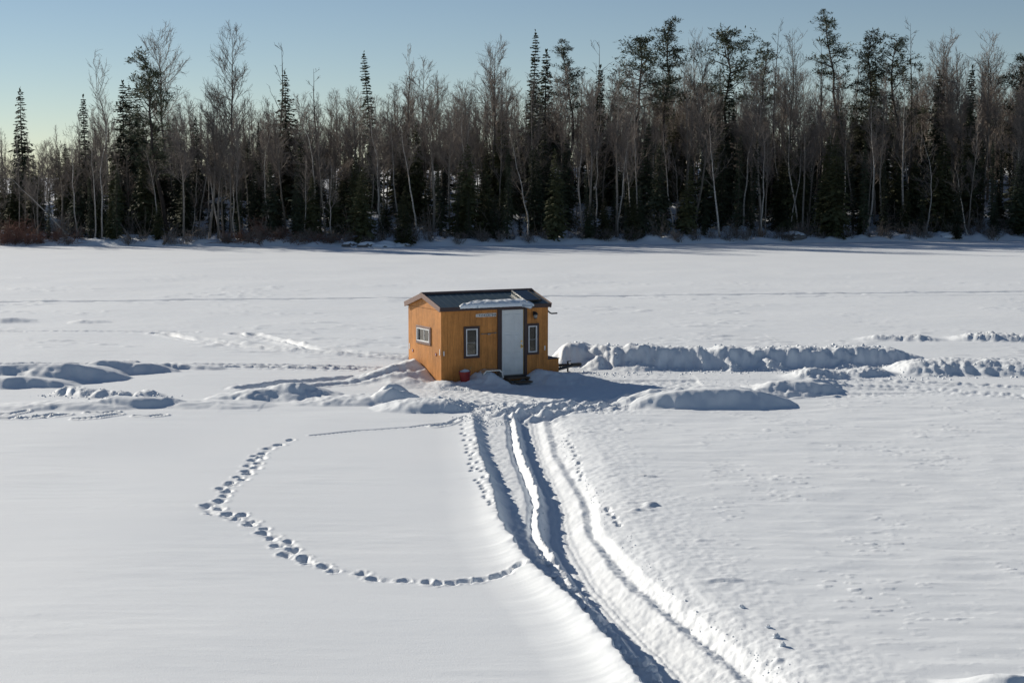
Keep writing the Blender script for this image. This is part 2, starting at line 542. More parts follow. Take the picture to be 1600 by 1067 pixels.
    for pts, w, dep in [([(.1, 43.3), (.9, 44.6), (3.2, 46.4), (7.5, 48.3)], .17, .09), ([(-.35, 43.4), (.3, 45.0), (2.4, 46.9), (6.5, 49.2)], .17, .09),
                        ([(.9, 43.2), (1.9, 44.8), (4.5, 46.0), (9.5, 47.4)], .2, .08)]:
        m = np.nonzero((y > 42.5) & (y < 50.5) & (x > -2) & (x < 11))[0]
        d, al, sd = seg_dist(x[m], y[m], pts)
        d = d + .05 * perlin(x[m] / .3, y[m] / .3, 99)
        h[m] += -dep * np.exp(-(d / w) ** 2) + .07 * np.exp(-((d - .32) / .12) ** 2) * (.6 + .8 * perlin(x[m] / .35, y[m] / .35, 98))

    # ---- ploughed banks
    def bank(pts, hgt, face, top, back, seed, lump=.22, h0=None, h1=None, rough_amp=.038, cones=()):
        bx = [p[0] for p in pts]; by = [p[1] for p in pts]
        m = np.nonzero((x > min(bx) - 3) & (x < max(bx) + 3) & (y > min(by) - 2.5) & (y < max(by) + top + back + 2))[0]
        if not len(m): return
        xx = x[m]; yy = y[m]
        d, al, sd = seg_dist(xx, yy, pts)
        sg = d * sd                                   # + is behind the bank for a line drawn left to right
        sg = sg + .16 * perlin(xx / 1.3, yy / 1.5, seed) + .15 * perlin(xx / .3, yy / .35, seed + 1)
        L = sum(math.hypot(b[0] - a[0], b[1] - a[1]) for a, b in zip(pts[:-1], pts[1:]))
        hh = hgt * (1 + lump * perlin(al / 1.5, al * 0, seed + 2) + .09 * perlin(xx / .5, yy / .5, seed + 3))
        ends = sstep(0, min(1.0, .25 * L), al) * (1 - sstep(L - min(2.6, .35 * L), L, al))
        if h1 is not None: hh = hh * (1 + (h1 - 1) * al / L)
        for (c, w, q) in cones: hh = hh * (1 - .35 * q * np.exp(-((al - c + .55) / .26) ** 2))
        up = sstep(-.05, face, sg) ** .9
        dn = 1 - sstep(face + top, face + top + back, sg)
        prof = hh * up * dn * ends
        lumps = rough_amp * (fbm(xx / .28, yy / .3, seed + 4, 3, .75) + .6 * np.abs(fbm(xx / .5, yy / .4, seed + 8, 3, .7)))
        prof = prof + lumps * sstep(.02, .2, prof)
        for (c, w, q) in cones:                         # slumped fans of loose snow on the face
            fan = q * np.clip(1.05 - np.sqrt(((al - c) / (w * 1.9)) ** 2 + (np.minimum(sg - .45, 0) / .95) ** 2 + .01), 0, 1) * (sg < .9)
            prof = np.where(fan > prof, fan + .8 * lumps * sstep(.0, .15, fan), prof)
        h[m] = np.maximum(h[m], prof + .4 * h[m])

    bank([G(836, 571), G(960, 577), G(1100, 578), G(1240, 576), G(1380, 573), G(1500, 571)], .74, .75, .35, 2.6, 200, lump=.10, h1=.72,
         cones=[(2.2, .3, .45), (3.6, .5, .30), (6.8, .25, .45), (8.2, .35, .45), (11.0, .5, .25)])
    bank([G(1410, 590), G(1500, 588), G(1600, 590), G(1750, 592)], .40, 1.0, .5, 1.8, 230, lump=.15, rough_amp=.03)
    bank([G(1240, 596), G(1330, 592), G(1430, 586)], .22, .6, .3, .9, 240, lump=.5, rough_amp=.05)
    bank([G(1480, 534), G(1560, 535), G(1660, 536)], .24, .7, .5, 1.6, 250, lump=.5, rough_amp=.06)
    bank([G(1330, 533), G(1400, 534), G(1500, 535)], .16, .5, .3, .8, 255, lump=.6, rough_amp=.06)
    # crumbled rows of ploughed lumps on the left
    bank([G(62, 617), G(110, 620), G(160, 623)], .17, .45, .15, .8, 260, lump=.5, rough_amp=.04)
    bank([G(128, 622), G(190, 624), G(205, 624)], .14, .4, .15, .6, 265, lump=.6, rough_amp=.04)
    bank([G(196, 622), G(235, 622), G(268, 620)], .16, .4, .15, .6, 268, lump=.6, rough_amp=.045)

    # ---- wind drifts: (row of near foot, column) -> place, sizes in metres
    def drift(px, py, rx, rn, rf, hh, rot=0., p=1.5, rx2=None, seed=0, rough=.012, crest=False):
        cx, cy = G(px, py)
        m = np.nonzero((np.abs(x - cx) < 8) & (np.abs(y - cy) < 7))[0]
        if not len(m): return
        xx = x[m] + .30 * perlin(x[m] / 1.3, y[m] / 1.0, 300 + seed); yy = y[m] + .20 * perlin(x[m] / 1.0, y[m] / .9, 320 + seed) + .06 * perlin(x[m] / .3, y[m] / .3, 330 + seed)
        b = crest_drift(xx, yy, cx, cy, rx, rn * .8, rf, hh * 1.15, rot, rx2) if crest else blob(xx, yy, cx, cy, rx, rn * .85, rf, hh * 1.12, rot, p * .9, rx2)
        h[m] += b + rough * fbm(xx / .35, yy / .3, 340 + seed, 2) * sstep(.0, .08, b)
    drift(1128, 633, 2.9, .85, 2.8, .42, R(6), 1.3, 2.2, 1, crest=True)
    drift(1240, 612, 1.6, .8, 1.8, .30, R(10), 1.3, 1.6, 2, .03, crest=True)
    drift(1290, 604, .9, .5, 1.0, .16, R(10), 1.3, 1.0, 3, .03)
    drift(95, 594, 3.6, .95, 3.0, .42, R(6), 1.25, 2.2, 4, crest=True)
    drift(20, 604, 2.8, .7, 2.2, .26, R(4), 1.3, 2.2, 5, crest=True)
    drift(212, 582, 1.5, .6, 1.8, .27, R(8), 1.2, 1.4, 6, crest=True)
    drift(195, 573, .6, .4, .9, .18, R(8), 1.2, .7, 7, crest=True)
    drift(293, 577, 1.0, .4, .9, .13, 0, 1.2, 1.2, 8, .03)
    drift(2, 503, 1.2, .7, 1.5, .16, 0, 1.2, 1.6, 9, crest=True)
    drift(132, 504, .9, .6, 1.2, .09, 0, 1.2, 1.1, 10, .04)
    drift(425, 624, 1.8, .6, 1.5, .26, R(4), 1.25, 1.7, 11, .035, crest=True)
    drift(478, 620, 1.2, .5, 1.4, .20, R(4), 1.25, 1.0, 12, .03, crest=True)
    drift(120, 636, 3.0, .9, 1.4, .13, 0, 1.3, 2.2, 13, .02)
    drift(215, 634, 1.4, .6, 1.0, .18, 0, 1.3, 1.3, 14, .02)
    drift(330, 634, 2.2, .8, 1.4, .10, 0, 1.3, 1.8, 15, .02)
    drift(560, 628, 2.4, .9, 1.5, .17, R(4), 1.3, 1.8, 16, .035)
    drift(625, 628, .8, .45, .7, .26, 0, 1.2, .8, 17, .04)
    drift(612, 614, .55, .4, .6, .26, 0, 1.1, .5, 18, .05)
    drift(690, 640, 2.2, 1.0, 1.6, .30, R(-8), 1.3, .95, 19, .02)
    drift(1585, 1088, .8, .4, .8, .20, R(8), 1.3, .9, 20, crest=True)
    # ---- snow blown and shovelled against the hut
    hx, hy = world_to_hut(x, y)
    m = np.nonzero((hx > -5) & (hx < 8) & (hy > -4) & (hy < 5))[0]
    a = hx[m]; b = hy[m]; xx = x[m]; yy = y[m]
    n1 = fbm(xx / .45, yy / .45, 401, 3)
    def pile(cx, cy, rx1, rx2, ryn, ryf, hh, p=1.2, rough=.04):
        r_x = np.where(a < cx, rx1, rx2); r_y = np.where(b < cy, ryn, ryf)
        q = np.sqrt(((a - cx) / r_x) ** 2 + ((b - cy) / r_y) ** 2)
        f = hh * np.clip(1 - q, 0, None) ** p
        return f + rough * n1 * sstep(0.01, .12, f)
    hp = np.maximum.reduce([
        pile(-.12, 1.75, 2.4, .5, 1.75, 1.5, .64, 1.1, .02),       # drift on the gable end
        pile(-.8, .55, 1.5, .9, 1.1, 1.0, .20, 1.1, .04),
        pile(1.5, -.05, 1.25, .75, 1.3, .5, .48, 1.0, .045),       # heap by the wheel arch
        pile(.75, -.35, 1.0, .8, 1.1, .5, .22, 1.0, .04),
        pile(.0, -.10, 1.0, 1.0, 1.0, .6, .20, 1.0, .03),
        pile(3.35, -.1, .55, 1.8, 1.7, .6, .34, 1.0, .045),        # heap right of the door
        pile(4.0, -.35, .8, 1.7, 1.4, .7, .20, 1.0, .04)])
    step_gap = (1 - sstep(.16, .34, np.abs(a - 2.55))) * sstep(-1.0, -.75, b) * (1 - sstep(.0, .1, b))
    hp = hp * (1 - step_gap) - .05 * step_gap
    h[m] += hp
    ins = (a > .05) & (a < HUT_L - .05) & (b > .06) & (b < HUT_W - .06)
    h[m] = np.where(ins, np.minimum(h[m], .02), h[m])

    # ---- vehicle ruts in the snow beyond and beside the hut
    def rut(pts, w, dep, berm, seed, rough=0.):
        bx = [p[0] for p in pts]; by = [p[1] for p in pts]
        m = np.nonzero((x > min(bx) - 1.5) & (x < max(bx) + 1.5) & (y > min(by) - 1.5) & (y < max(by) + 1.5))[0]
        if not len(m): return
        d, al, sd = seg_dist(x[m], y[m], pts)
        wob = .25 * w * perlin(al / .7, al * 0, seed)
        d = np.abs(d * sd + wob)
        brk = .7 + .4 * np.clip(perlin(al / 2.6, al * 0, seed + 1) + .35, 0, 1)
        h[m] += brk * (-dep * np.exp(-(d / w) ** 4) + berm * np.exp(-((d - 1.5 * w) / (.45 * w)) ** 2))
        if rough: h[m] += rough * fbm(x[m] / .25, y[m] / .3, seed + 3, 2) * np.exp(-(d / (2 * w)) ** 2)
    for k, off in enumerate((0, 7)):
        rut([G(245 + off * 2, 521 + off * .2), G(330, 532 + off * .6), G(420, 543 + off * .6), G(520, 552 + off * .6), G(640, 560 + off * .6)], .24, .09, .05, 500 + k, .012)
        rut([G(368 + off * 4, 522), G(440 + off * 2, 534 + off * .4), G(500, 545 + off * .5), G(570, 553 + off * .5), G(650, 557 + off * .5)], .24, .09, .05, 510 + k, .012)
    rut([G(-80, 569), G(160, 568), G(330, 570), G(470, 573), G(640, 578)], .22, .10, .04, 520, .04)
    rut([G(200, 572), G(420, 575), G(640, 581)], .2, .08, .04, 523, .04)
    rut([G(385, 607), G(450, 599), G(540, 592), G(640, 587)], .30, .16, .05, 526, .05)
    rut([G(430, 610), G(520, 601), G(600, 596), G(650, 594)], .22, .10, .05, 529, .05)
    rut([G(-150, 473), G(250, 469.5), G(640, 467), G(860, 463), G(1200, 460), G(1750, 455)], .28, .17, .03, 532)
    rut([G(1250, 464), G(1600, 461)], .2, .06, .0, 535)
    rut([G(-80, 519), G(150, 517), G(300, 519)], .2, .06, .03, 538, .03)
    rut([G(1310, 603), G(1420, 606), G(1520, 614), G(1700, 628)], .26, .06, .05, 541, .05)
    rut([G(1290, 592), G(1450, 599), G(1600, 606)], .22, .05, .05, 544, .04)
    rut([G(488, 680), G(560, 672), G(640, 667), G(700, 660), G(728, 652)], .07, .045, .015, 547)
    # wind-cut steps on the left
    for i, (x0, y0, x1, y1) in enumerate([(0, 648, 40, 643), (35, 655, 85, 647), (60, 652, 105, 648), (120, 656, 185, 648), (215, 651, 255, 649), (0, 655, 30, 652),
                                          (140, 645, 180, 644), (680, 666, 712, 659)]):
        rut([G(x0, y0), G((x0 + x1) / 2, (y0 + y1) / 2 + 1.5), G(x1, y1)], .10, .07, .05, 560 + i)

    # ---- boot holes and small tracks
    for i, (fx, fy) in enumerate(FOOT):
        m = np.nonzero((np.abs(x - fx) < .6) & (np.abs(y - fy) < .6))[0]
        if not len(m): continue
        rr = random.Random(i)
        q = np.sqrt(((x[m] - fx) / (.125 * rr.uniform(.8, 1.2))) ** 2 + ((y[m] - fy) / (.14 * rr.uniform(.8, 1.25))) ** 2)
        q = q + .22 * perlin(x[m] / .09, y[m] / .09, 600 + i)
        dep = rr.uniform(.045, .10)
        nx, ny = FOOT[min(i + 2, len(FOOT) - 1)]; qx, qy = FOOT[max(i - 2, 0)]
        L_ = math.hypot(nx - qx, ny - qy) + 1e-6; ux, uy = (nx - qx) / L_, (ny - qy) / L_
        al_ = (x[m] - fx) * ux + (y[m] - fy) * uy; ac_ = -(x[m] - fx) * uy + (y[m] - fy) * ux
        h[m] -= rr.uniform(.0, .05) * np.exp(-(ac_ / .07) ** 2) * np.exp(-((al_ - rr.choice((-.2, .2))) / .16) ** 2)
        h[m] += -dep * (1 - sstep(.45, 1.1, q)) + .018 * np.exp(-((q - 1.3) / .3) ** 2) * (.5 + perlin(x[m] / .1, y[m] / .1, 700 + i))
    for i, (fx, fy) in enumerate(PAWS):
        m = np.nonzero((np.abs(x - fx) < .25) & (np.abs(y - fy) < .25))[0]
        if not len(m): continue
        q = np.sqrt(((x[m] - fx) / .07) ** 2 + ((y[m] - fy) / .11) ** 2)
        h[m] += -.06 * (1 - sstep(.5, 1.1, q))
    z[act] = h * (1 - sstep(120, 150, y) * .5)
    return z


def build_ground():
    ys = [15.0]
    while ys[-1] < 60: ys.append(ys[-1] * 1.0019)
    while ys[-1] < 92: ys.append(ys[-1] * 1.003)
    while ys[-1] < 175: ys.append(ys[-1] * 1.006)
    ys = np.array([-900., -300, -100, -40, -10, 0, 6, 10, 13] + ys + [185., 220, 300, 500, 900, 2000, 5000])
    nu = 880
    u = np.linspace(-1, 1, nu)
    u = np.concatenate([[-60, -14, -4, -2, -1.4, -1.12], u, [1.12, 1.4, 2, 4, 14, 60]])
    w = .355 * np.clip(ys, 15, 400)
    X = (u[None, :] * w[:, None]).ravel()
    Y = np.repeat(ys, len(u))
    Z = ground_height(X, Y)
    nr, nc = len(ys), len(u)
    i = np.arange(nr * nc).reshape(nr, nc)
    f = np.stack([i[:-1, :-1], i[:-1, 1:], i[1:, 1:], i[1:, :-1]], -1).reshape(-1, 4)
    me = mesh_from('snow_ground', np.stack([X, Y, Z], -1), f, True)
    tag(link('snow_ground', me, M['snow']), kind='structure')


build_ground()


def gz(px, py):
    return float(ground_height(np.array([px], dtype=np.float32), np.array([py], dtype=np.float32))[0])


# ------------------------------------------------------------------ far shore
def shore_y(X):
    return np.interp(X, [-70, -48, -30, -12, -8, 0, 15, 30, 50, 80], [151, 150.5, 149, 147.3, 148.2, 151, 154, 158, 162, 168]) + .9 * perlin(np.asarray(X) / 4.0, np.zeros_like(np.asarray(X, dtype=float)), 800)


def hill_height(X, Y):
    X = np.asarray(X, dtype=np.float64); Y = np.asarray(Y, dtype=np.float64)
    d = Y - shore_y(X)
    side = np.interp(X, [-70, -45, -25, 0, 40, 80], [.45, .55, .9, 1.0, 1.1, 1.1])
    z = .30 * sstep(-.4, 1.6, d) + side * (.06 * np.clip(d, 0, 15) + 6.0 * sstep(6, 55, d))
    z = z + (.35 * fbm(X / 3.2, Y / 3.2, 810, 3) + .9 * fbm(X / 11, Y / 11, 815, 2)) * sstep(0, 8, d) + .42 * np.abs(fbm(X / 1.6, Y / 1.4, 818, 3)) * sstep(-.2, 1.2, d)
    return np.where(d < -.8, -.6, np.where(d < 0, np.minimum(z, .2) - .3 * sstep(0, .8, -d), z))


def build_hill():
    xs = np.arange(-110, 111, .5); dsy = np.concatenate([np.arange(-1.2, 8, .3), np.arange(8, 60, 1.), np.arange(60, 240, 8.)])
    X, D = np.meshgrid(xs, dsy)
    Y = shore_y(X) + D
    Z = hill_height(X, Y)
    nr, nc = X.shape
    i = np.arange(nr * nc).reshape(nr, nc)
    f = np.stack([i[:-1, :-1], i[:-1, 1:], i[1:, 1:], i[1:, :-1]], -1).reshape(-1, 4)
    me = mesh_from('shore_hill', np.stack([X, Y, Z], -1).reshape(-1, 3), f, True)
    tag(link('shore_hill', me, M['snow']), kind='structure')


build_hill()


def hz(X, Y):
    return float(hill_height(np.array([X]), np.array([Y]))[0])


# ------------------------------------------------------------------ the ice-fishing hut
hut = link('ice_fishing_hut', None, loc=(HX, HY, 0), rot=(0, 0, HUT_YAW))
tag(hut, 'small orange wooden ice-fishing hut with dark metal gable roof and white door', 'hut')
WZ0, WZ1 = -.04, 2.30      # wall bottom and top
WT = .05                    # wall thickness


def cells_mesh(name, us, zs, keep, fn, d0, d1):
    """a slab cut on a grid, cells kept by keep(u, z); fn(u, z, d) places it; d0 is the outer face"""
    nu, nz = len(us) - 1, len(zs) - 1
    k = [[keep((us[i] + us[i + 1]) / 2, (zs[j] + zs[j + 1]) / 2) for j in range(nz)] for i in range(nu)]
    v = []; idx = {}; f = []
    def vid(i, j, s):
        if (i, j, s) not in idx:
            idx[(i, j, s)] = len(v); v.append(fn(us[i], zs[j], d1 if s else d0))
        return idx[(i, j, s)]
    for i in range(nu):
        for j in range(nz):
            if not k[i][j]: continue
            a, b, c, d = (i, j), (i + 1, j), (i + 1, j + 1), (i, j + 1)
            f.append([vid(*a, 0), vid(*b, 0), vid(*c, 0), vid(*d, 0)])
            f.append([vid(*d, 1), vid(*c, 1), vid(*b, 1), vid(*a, 1)])
            for (p, q, ni, nj) in ((a, b, i, j - 1), (b, c, i + 1, j), (c, d, i, j + 1), (d, a, i - 1, j)):
                if not (0 <= ni < nu and 0 <= nj < nz and k[ni][nj]):
                    f.append([vid(*q, 0), vid(*p, 0), vid(*p, 1), vid(*q, 1)])
    m = MB(); m.v = v; m.f = f
    return m


def kept_parts(us, zs, keep):
    nu, nz = len(us) - 1, len(zs) - 1
    todo = {(i, j) for i in range(nu) for j in range(nz) if keep((us[i] + us[i + 1]) / 2, (zs[j] + zs[j + 1]) / 2)}
    out = []
    while todo:
        st = [todo.pop()]; comp = set(st)
        while st:
            i, j = st.pop()
            for q in ((i + 1, j), (i - 1, j), (i, j + 1), (i, j - 1)):
                if q in todo: todo.remove(q); comp.add(q); st.append(q)
        out.append(comp)
    return out


def board_wall(name, width, openings, fn, parent, gable=False, board=.2, mat=None):
    wall = link(name, None, parent=parent)
    n = round(width / board); bw = width / n
    for k in range(n):
        a, b = k * bw + .0025, (k + 1) * bw - .0025
        us = sorted({a, b} | {u for o in openings for u in o[:2] if a < u < b})
        zs = sorted({WZ0, WZ1} | {z for o in openings for z in o[2:] if WZ0 < z < WZ1})
        inside = lambda u, z: not any(o[0] < u < o[1] and o[2] < z < o[3] for o in openings)
        for comp in kept_parts(us, zs, inside):
            rects = [(us[i], us[i + 1], zs[j], zs[j + 1]) for i, j in comp]
            m = cells_mesh(name, us, zs, lambda u, z: any(r[0] < u < r[1] and r[2] < z < r[3] for r in rects), fn, -.016 if k % 2 else -.015, -.001)
            m.build('siding_board', M['wood'], wall)
        if gable:
            top = lambda u: WZ1 + .012 + (RIDGE_Z - .05 - WZ1) * (1 - abs(u - width / 2) / (width / 2 + .10))
            mid = width / 2
            us2 = [a, b] if not (a < mid < b) else [a, mid, b]
            poly = [(a, WZ1 + .012), (b, WZ1 + .012)] + [(u, top(u)) for u in reversed(us2)]
            if top(a) > WZ1 + .03 or top(b) > WZ1 + .03:
                MB().prism(poly, fn, -.012, -.001).build('gable_board', M['wood'], wall)
    # sheathing and framing behind the boards, with the same openings
    us = sorted({0, width} | {u for o in openings for u in o[:2]})
    zs = sorted({WZ0, WZ1} | {z for o in openings for z in o[2:] if WZ0 < z < WZ1})
    cells_mesh('sheathing', us, zs, lambda u, z: not any(o[0] < u < o[1] and o[2] < z < o[3] for o in openings), fn, 0.0, WT).build('sheathing', M['wood_dark'], wall)
    if gable:
        MB().prism([(0, WZ1), (width, WZ1), (width / 2, RIDGE_Z - .07)], fn, 0.0, WT).build('gable_sheathing', M['wood_dark'], wall)
    return wall


EAVE_Z, RIDGE_Z = 2.40, 2.77
OV_F = .12                    # eave overhang
DOOR = (2.05, 2.95, .13, 2.29)
W1 = (.84, 1.25, .84, 1.70)
W2 = (3.08, 3.40, .84, 1.70)
WG = (.80, 1.75, 1.22, 1.65)
front_fn = lambda u, z, d: (u, d, z)                        # d < 0 sticks out towards the yard
gable_fn = lambda u, z, d: (d, u, z)
right_fn = lambda u, z, d: (HUT_L - d, u, z)
back_fn = lambda u, z, d: (u, HUT_W - d, z)
board_wall('front_wall', HUT_L, [DOOR, W1, W2], front_fn, hut)
board_wall('gable_wall', HUT_W, [WG], gable_fn, hut, gable=True)
board_wall('gable_wall', HUT_W, [], right_fn, hut, gable=True)
board_wall('back_wall', HUT_L, [], back_fn, hut)
MB().box(.05, HUT_L - .05, .05, HUT_W - .05, .02, .10).build('cabin_floor', M['wood_dark'], hut)
# slim corner posts closing the corners
for (cx, cy) in ((-.018, -.018), (HUT_L - .006, -.018), (-.018, HUT_W - .006), (HUT_L - .006, HUT_W - .006)):
    MB().box(cx, cx + .024, cy, cy + .024, WZ0 - .01, WZ1 - .02).build('corner_strip', M['wood'], hut)

# roof
roof = link('roof', None, parent=hut)
SL = math.atan2(RIDGE_Z - EAVE_Z, HUT_W / 2 + OV_F)
RX0, RX1 = -.09, HUT_L + .06


def roof_pt(x, t, up, side):
    """t = metres up the slope from the eave, up = height over the sheet"""
    y = -OV_F + t * math.cos(SL) - up * math.sin(SL)
    z = EAVE_Z + t * math.sin(SL) + up * math.cos(SL)
    return (x, y if side > 0 else HUT_W - y, z)


TMAX = (HUT_W / 2 + OV_F) / math.cos(SL)
for side in (1, -1):
    npan = 4
    pw = (RX1 - RX0) / npan
    for k in range(npan):
        x0 = RX0 + k * pw + .002; x1 = RX0 + (k + 1) * pw - .002
        prof = []
        nr = 4
        for q in range(nr):
            xr = x0 + (q + .5) * (x1 - x0) / nr
            prof += [(xr - .034, .0), (xr - .010, .009), (xr + .010, .009), (xr + .034, .0)]
        prof = [(x0, 0)] + prof + [(x1, 0)]
        pts = [roof_pt(a, 0, u + .004, side) for a, u in prof] + [roof_pt(a, TMAX - .005, u + .004, side) for a, u in prof]
        n = len(prof)
        fs = [(i, i + 1, n + i + 1, n + i) for i in range(n - 1)]
        m = MB().poly(pts, fs)
        m.build('roof_panel', M['roof'], roof)
    # deck below the sheets
    m = MB()
    a = [roof_pt(RX0 + .02, .01, -.002, side), roof_pt(RX1 - .02, .01, -.002, side), roof_pt(RX1 - .02, TMAX, -.002, side), roof_pt(RX0 + .02, TMAX, -.002, side)]
    b = [roof_pt(RX0 + .02, .03, -.04, side), roof_pt(RX1 - .02, .03, -.04, side), roof_pt(RX1 - .02, TMAX - .02, -.04, side), roof_pt(RX0 + .02, TMAX - .02, -.04, side)]
    m.poly(a + b, [(0, 1, 2, 3), (7, 6, 5, 4), (0, 4, 5, 1), (1, 5, 6, 2), (2, 6, 7, 3), (3, 7, 4, 0)])
    m.build('roof_deck', M['wood_dark'], roof)
    # eave fascia
    y0 = -OV_F - .022; y1 = -OV_F - .001
    if side < 0: y0, y1 = HUT_W + OV_F + .001, HUT_W + OV_F + .022
    MB().box(RX0, RX1, y0, y1, EAVE_Z - .115, EAVE_Z + .012).build('fascia', M['trim'], roof, bevel=.004)
    # soffit
    if side > 0: MB().box(RX0 + .03, RX1 - .03, -OV_F, -.019, EAVE_Z - .10, EAVE_Z - .085).build('soffit', M['trim'], roof)
    # rake boards on both gables
    for xa, xb, mat in ((RX0 - .028, RX0 - .002, M['rake']), (RX1 + .002, RX1 + .028, M['rake'])):
        pts = []
        for x in (xa, xb):
            pts += [roof_pt(x, -.025, .03, side), roof_pt(x, -.025, -.13, side), roof_pt(x, TMAX - .13 * math.tan(SL), -.13, side), roof_pt(x, TMAX + .03 * math.tan(SL), .03, side)]
        m = MB().poly(pts, [(0, 1, 2, 3), (7, 6, 5, 4), (0, 4, 5, 1), (1, 5, 6, 2), (2, 6, 7, 3), (3, 7, 4, 0)])
        m.build('rake_board', mat, roof, bevel=.003)
# ridge cap
capm = MB()
prof = [roof_pt(0, TMAX - .16, .030, 1), (0, HUT_W / 2, RIDGE_Z + .045), roof_pt(0, TMAX - .16, .030, -1), roof_pt(0, TMAX - .16, .026, -1), (0, HUT_W / 2, RIDGE_Z + .038), roof_pt(0, TMAX - .16, .026, 1)]
pts = [(RX0 - .03, p[1], p[2]) for p in prof] + [(RX1 + .03, p[1], p[2]) for p in prof]
capm.poly(pts, [(0, 1, 7, 6), (1, 2, 8, 7), (2, 3, 9, 8), (3, 4, 10, 9), (4, 5, 11, 10), (5, 0, 6, 11), (0, 5, 4, 1), (1, 4, 3, 2), (6, 7, 10, 11), (7, 8, 9, 10)])
capm.build('ridge_cap', M['trim'], roof)

# solar panel near the far end of the front slope
sp = link('solar_panel', None, parent=hut)
sx0, sx1, st0, st1 = 3.02, 3.62, .18, 1.18
def slab(x0, x1, t0, t1, u0, u1):
    p = [roof_pt(x0, t0, u0, 1), roof_pt(x1, t0, u0, 1), roof_pt(x1, t1, u0, 1), roof_pt(x0, t1, u0, 1), roof_pt(x0, t0, u1, 1), roof_pt(x1, t0, u1, 1), roof_pt(x1, t1, u1, 1), roof_pt(x0, t1, u1, 1)]
    return MB().poly(p, [(0, 3, 2, 1), (4, 5, 6, 7), (0, 1, 5, 4), (1, 2, 6, 5), (2, 3, 7, 6), (3, 0, 4, 7)])
slab(sx0, sx0 + .022, st0, st1, .03, .080).build('frame_rail', M['alu'], sp)
slab(sx1 - .035, sx1, st0, st1, .03, .085).build('frame_rail', M['black'], sp)
slab(sx0 + .024, sx1 - .036, st0, st0 + .03, .03, .083).build('frame_rail', M['black'], sp)
slab(sx0 + .024, sx1 - .036, st1 - .03, st1, .03, .083).build('frame_rail', M['black'], sp)
for a in range(3):
    for b in range(5):
        xa = sx0 + .04 + a * (sx1 - sx0 - .08) / 3; ta = st0 + .035 + b * (st1 - st0 - .07) / 5
        slab(xa + .003, xa + (sx1 - sx0 - .08) / 3 - .003, ta + .003, ta + (st1 - st0 - .07) / 5 - .003, .055, .074).build('solar_cell', M['solar'], sp)

# door
door = link('door', None, parent=hut)
MB().box(2.125, 2.893, -.030, .010, .16, 2.245).build('door_slab', M['door'], door, bevel=.004)
for (a, b, c, d) in ((2.20, 2.46, 1.55, 2.12), (2.55, 2.81, 1.55, 2.12), (2.20, 2.46, .86, 1.46), (2.55, 2.81, .86, 1.46), (2.20, 2.46, .28, .74), (2.55, 2.81, .28, .74)):
    MB().poly([(a, -.0302, c), (b, -.0302, c), (b, -.0302, d), (a, -.0302, d), (a + .035, -.042, c + .035), (b - .035, -.042, c + .035), (b - .035, -.042, d - .035), (a + .035, -.042, d - .035)],
              [(0, 1, 5, 4), (1, 2, 6, 5), (2, 3, 7, 6), (3, 0, 4, 7), (4, 5, 6, 7)]).build('raised_panel', M['door'], door)
hd = MB().tube([(2.83, -.03, 1.06), (2.83, -.075, 1.06)], .016, 10)
hd.tube([(2.83, -.07, 1.06), (2.83, -.085, 1.06), (2.83, -.115, 1.06), (2.83, -.125, 1.06)], [.018, .032, .032, .016], 12)
hd.build('door_knob', M['brass'], door, smooth=True)
MB().box(2.808, 2.852, -.036, -.031, .99, 1.13).build('knob_plate', M['brass'], door)
MB().tube([(2.83, -.03, 1.22), (2.83, -.055, 1.22)], .030, 14).build('deadbolt', M['brass'], door)
MB().box(2.897, 2.925, -.026, .02, .15, 2.25).build('door_jamb', M['straw'], door)
MB().box(2.06, 2.95, -.07, .03, .08, .13).build('threshold', M['black'], door)
MB().box(2.11, 2.925, -.020, .03, .131, .158).build('door_sweep', M['grey_metal'], door)
MB().box(1.965, 2.115, -.055, -.0165, .02, 2.288).build('door_trim', M['trim'], door, bevel=.004)
MB().box(2.930, 3.030, -.055, -.0165, .02, 2.288).build('door_trim', M['trim'], door, bevel=.004)
MB().box(2.116, 2.929, -.050, -.0165, 2.252, 2.286).build('door_trim', M['trim'], door, bevel=.003)


